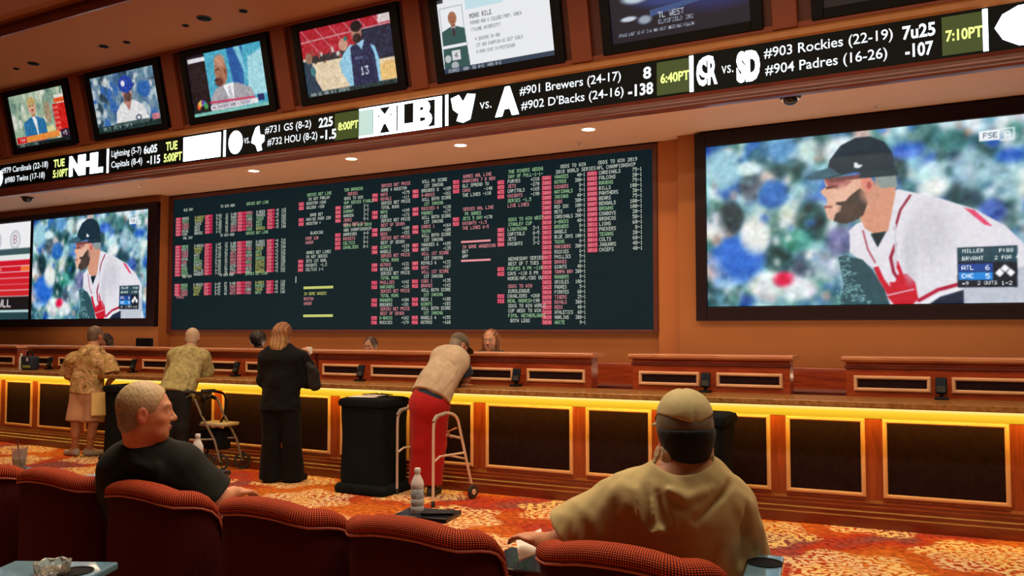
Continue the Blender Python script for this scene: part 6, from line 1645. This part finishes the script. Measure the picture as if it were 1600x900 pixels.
h5.shoes(M['rubber'])

# 7 seated man in the tan shirt and cap
J = dict(head=at(1069, 683, 2.58), face=unit(BACK*1.0-RX*.08-Zu*.05), up=unit(Zu-RX*.02), neck=at(1071, 757, 2.55), chest=at(1072, 815, 2.56), waist=at(1082, 900, 2.58), pelvis=at(1084, 960, 2.62),
         shL=at(984, 785, 2.57), shR=at(1133, 792, 2.57), elL=at(876, 850, 2.62), wrL=at(846, 845, 2.82), elR=at(1164, 905, 2.68), wrR=at(1146, 925, 2.92))
pe = J['pelvis']; J['pelvis'] = gz(pe, .56)
for c, sg in (('L', -1), ('R', 1)):
    J['hip'+c] = J['pelvis']+np.array([sg*.09, .04, -.02]); J['kn'+c] = J['hip'+c]+np.array([sg*.06, .42, .02]); J['an'+c] = J['kn'+c]+np.array([0, .06, 0]); J['an'+c][2] = .09; J['toe'+c] = J['an'+c]+np.array([0, .17, -.05])
h6 = Human(J, 'person', 'seated man in a tan shirt and tan-and-black cap seen from behind, arm out', g=1.10, skin=(.62, .28, .15), vox=.0055, hs=.95)
def c6(C, L_, V):
    ear = (np.abs(L_[:, 0]) > .072) & (np.abs(L_[:, 2]+.012) < .045); C[ear] *= np.array([1.0, .68, .66])
h6.body(hands=[('L', BACK*.8-RX*.6, Zu, 1, .25), ('R', BACK, Zu, -1, .3)], cols=c6)
tan = fabric('tan_cotton_shirt', (.50, .39, .175), .85, vary=.10, scale=5, bump=.4, bscale=7)
S6 = lambda x, y, d=0: at(x, y, 2.435+d)
rel6 = creases([(S6(955, 772, .03), S6(938, 868, .03), .024, 0.039), (S6(975, 765, .03), S6(958, 800, .02), .016, -0.021), (S6(1003, 752, .04), S6(1012, 822), .016, 0.021), (S6(990, 758, .04), S6(1002, 830), .013, -0.018), (S6(1025, 775, .02), S6(1050, 838, -.02), .015, 0.021), (S6(1012, 775, .02), S6(1032, 838, -.01), .012, -.013),
    (S6(985, 845, 0), S6(1048, 824, -.02), .016, -0.023), (S6(990, 858, 0), S6(1062, 838, -.02), .014, 0.023), (S6(935, 780, .03), S6(925, 850, .03), .014, -0.018), (S6(915, 790, .06), S6(912, 855, .06), .013, 0.023), (S6(890, 805, .08), S6(884, 856, .08), .012, 0.018),
    (S6(1150, 748, .04), S6(1090, 812, -.02), .012, 0.017), (S6(1165, 790, .05), S6(1150, 880, .03), .018, 0.026), (S6(1140, 820, .02), S6(1130, 895, 0), .016, -0.018), (S6(1120, 850, -.01), S6(1105, 898, -.01), .016, 0.018), (S6(1035, 762, .0), S6(1073, 780, -.01), .012, -0.016), (S6(1073, 780, -.01), S6(1110, 765, .0), .012, -0.016)], 31, .010, 26)
h6.top('shirt', tan, inf=.027, sleeve=.86, hem=gz(pe, .52), seed=31, sl_r=1.15, neckr=.082, vox=.0055, rel=rel6)
h6.pants(fabric('dark_trousers_b', (.03, .03, .035)), end=1.9, vox=.01)
h6.shoes(M['rubber'])
F, H = h6.F, h6.H
# grey-blond beard and side hair
B = Blob()
for sg in (1, -1):
    B.el(H(sg*.070, .015, -.055), (.022, .034, .036), F, .02); B.el(H(sg*.062, -.03, -.05), (.024, .03, .035), F, .02); B.el(H(sg*.074, .03, -.075), (.020, .03, .026), F, .02)
B.el(H(0, .06, -.10), (.06, .045, .045), F, .03)
V, Q = B.mesh(.004, lambda P: .006*wav(P, 3, 190)); h6.out('beard', (V, Q), M['hairv'], np.tile(np.array([.55, .42, .27]), (len(V), 1))*(1+.25*wav(V, 9, 220))[:, None])
# cap: tan crown with a pointed rear fold, olive band, dark knitted nape
B = Blob(); B.el(H(0, -.012, .062), (.086, .108, .094), F, .01)
V, Q = B.mesh(.004, lambda P: .0022*wav(P, 2, 50)+.004*np.exp(-(((P-h6.J['head']) @ F.T)[:, 0]/.006)**2), gcuts=[(H(0, -.1, .050), -F[2]*.9-F[0]*.30), (H(0, -.1, .050), -F[2]*.9+F[0]*.30)])
tancap = fabric('tan_cap_cloth', (.50, .42, .21), .8, vary=.1, scale=9, bump=.3, bscale=20)
V2, Q2 = V, Q
cr = h6.out('cap', (V, Q), tancap)
B = Blob(); B.el(H(0, -.012, .040), (.0868, .109, .088), F, .01)
V, Q = B.mesh(.004, lambda P: .0015*wav(P, 4, 70), gcuts=[(H(0, -.1, .012), -F[2]), (H(0, -.1, .085), F[2])])
h6.out('cap_band', (V, Q), fabric('olive_brown_band', (.16, .13, .085), .8), parent=cr)
B = Blob(); B.el(H(0, -.014, .018), (.090, .113, .075), F, .01); B.el(H(0, -.045, -.035), (.066, .064, .058), F, .03)
V, Q = B.mesh(.004, lambda P: .001*wav(P, 4, 160), gcuts=[(H(0, -.1, .030), F[2]), (H(.0, -.05, -.085), -F[2]), (H(.084, -.05, -.020), F[0]*.86-F[2]*.40), (H(-.084, -.05, -.020), -F[0]*.86-F[2]*.40), (H(.080, -.015, -.01), F[1]*.8+F[0]*.5), (H(-.080, -.015, -.01), F[1]*.8-F[0]*.5), (H(0, .0, 0), F[1])])
h6.out('nape_cover', (V, Q), fabric('black_knit', (.008, .012, .018), .8), parent=cr)
B = Blob(); B.el(H(0, .115, .035), (.072, .075, .010), F, .01); V, Q = B.mesh(.004); h6.out('visor', (V, Q), fabric('visor_tan', (.30, .24, .13)), parent=cr)
o = MB().box(-.05, .05, -.07, .07, 0, .004, .001).build('folded_paper', M['paper']); p_ = at(829, 852, 2.95); o.location = p_; o.rotation_euler = (R_(18), R_(-25), R_(25))
tag(o, 'white folded paper in the left hand of the man in the tan shirt', 'paper')
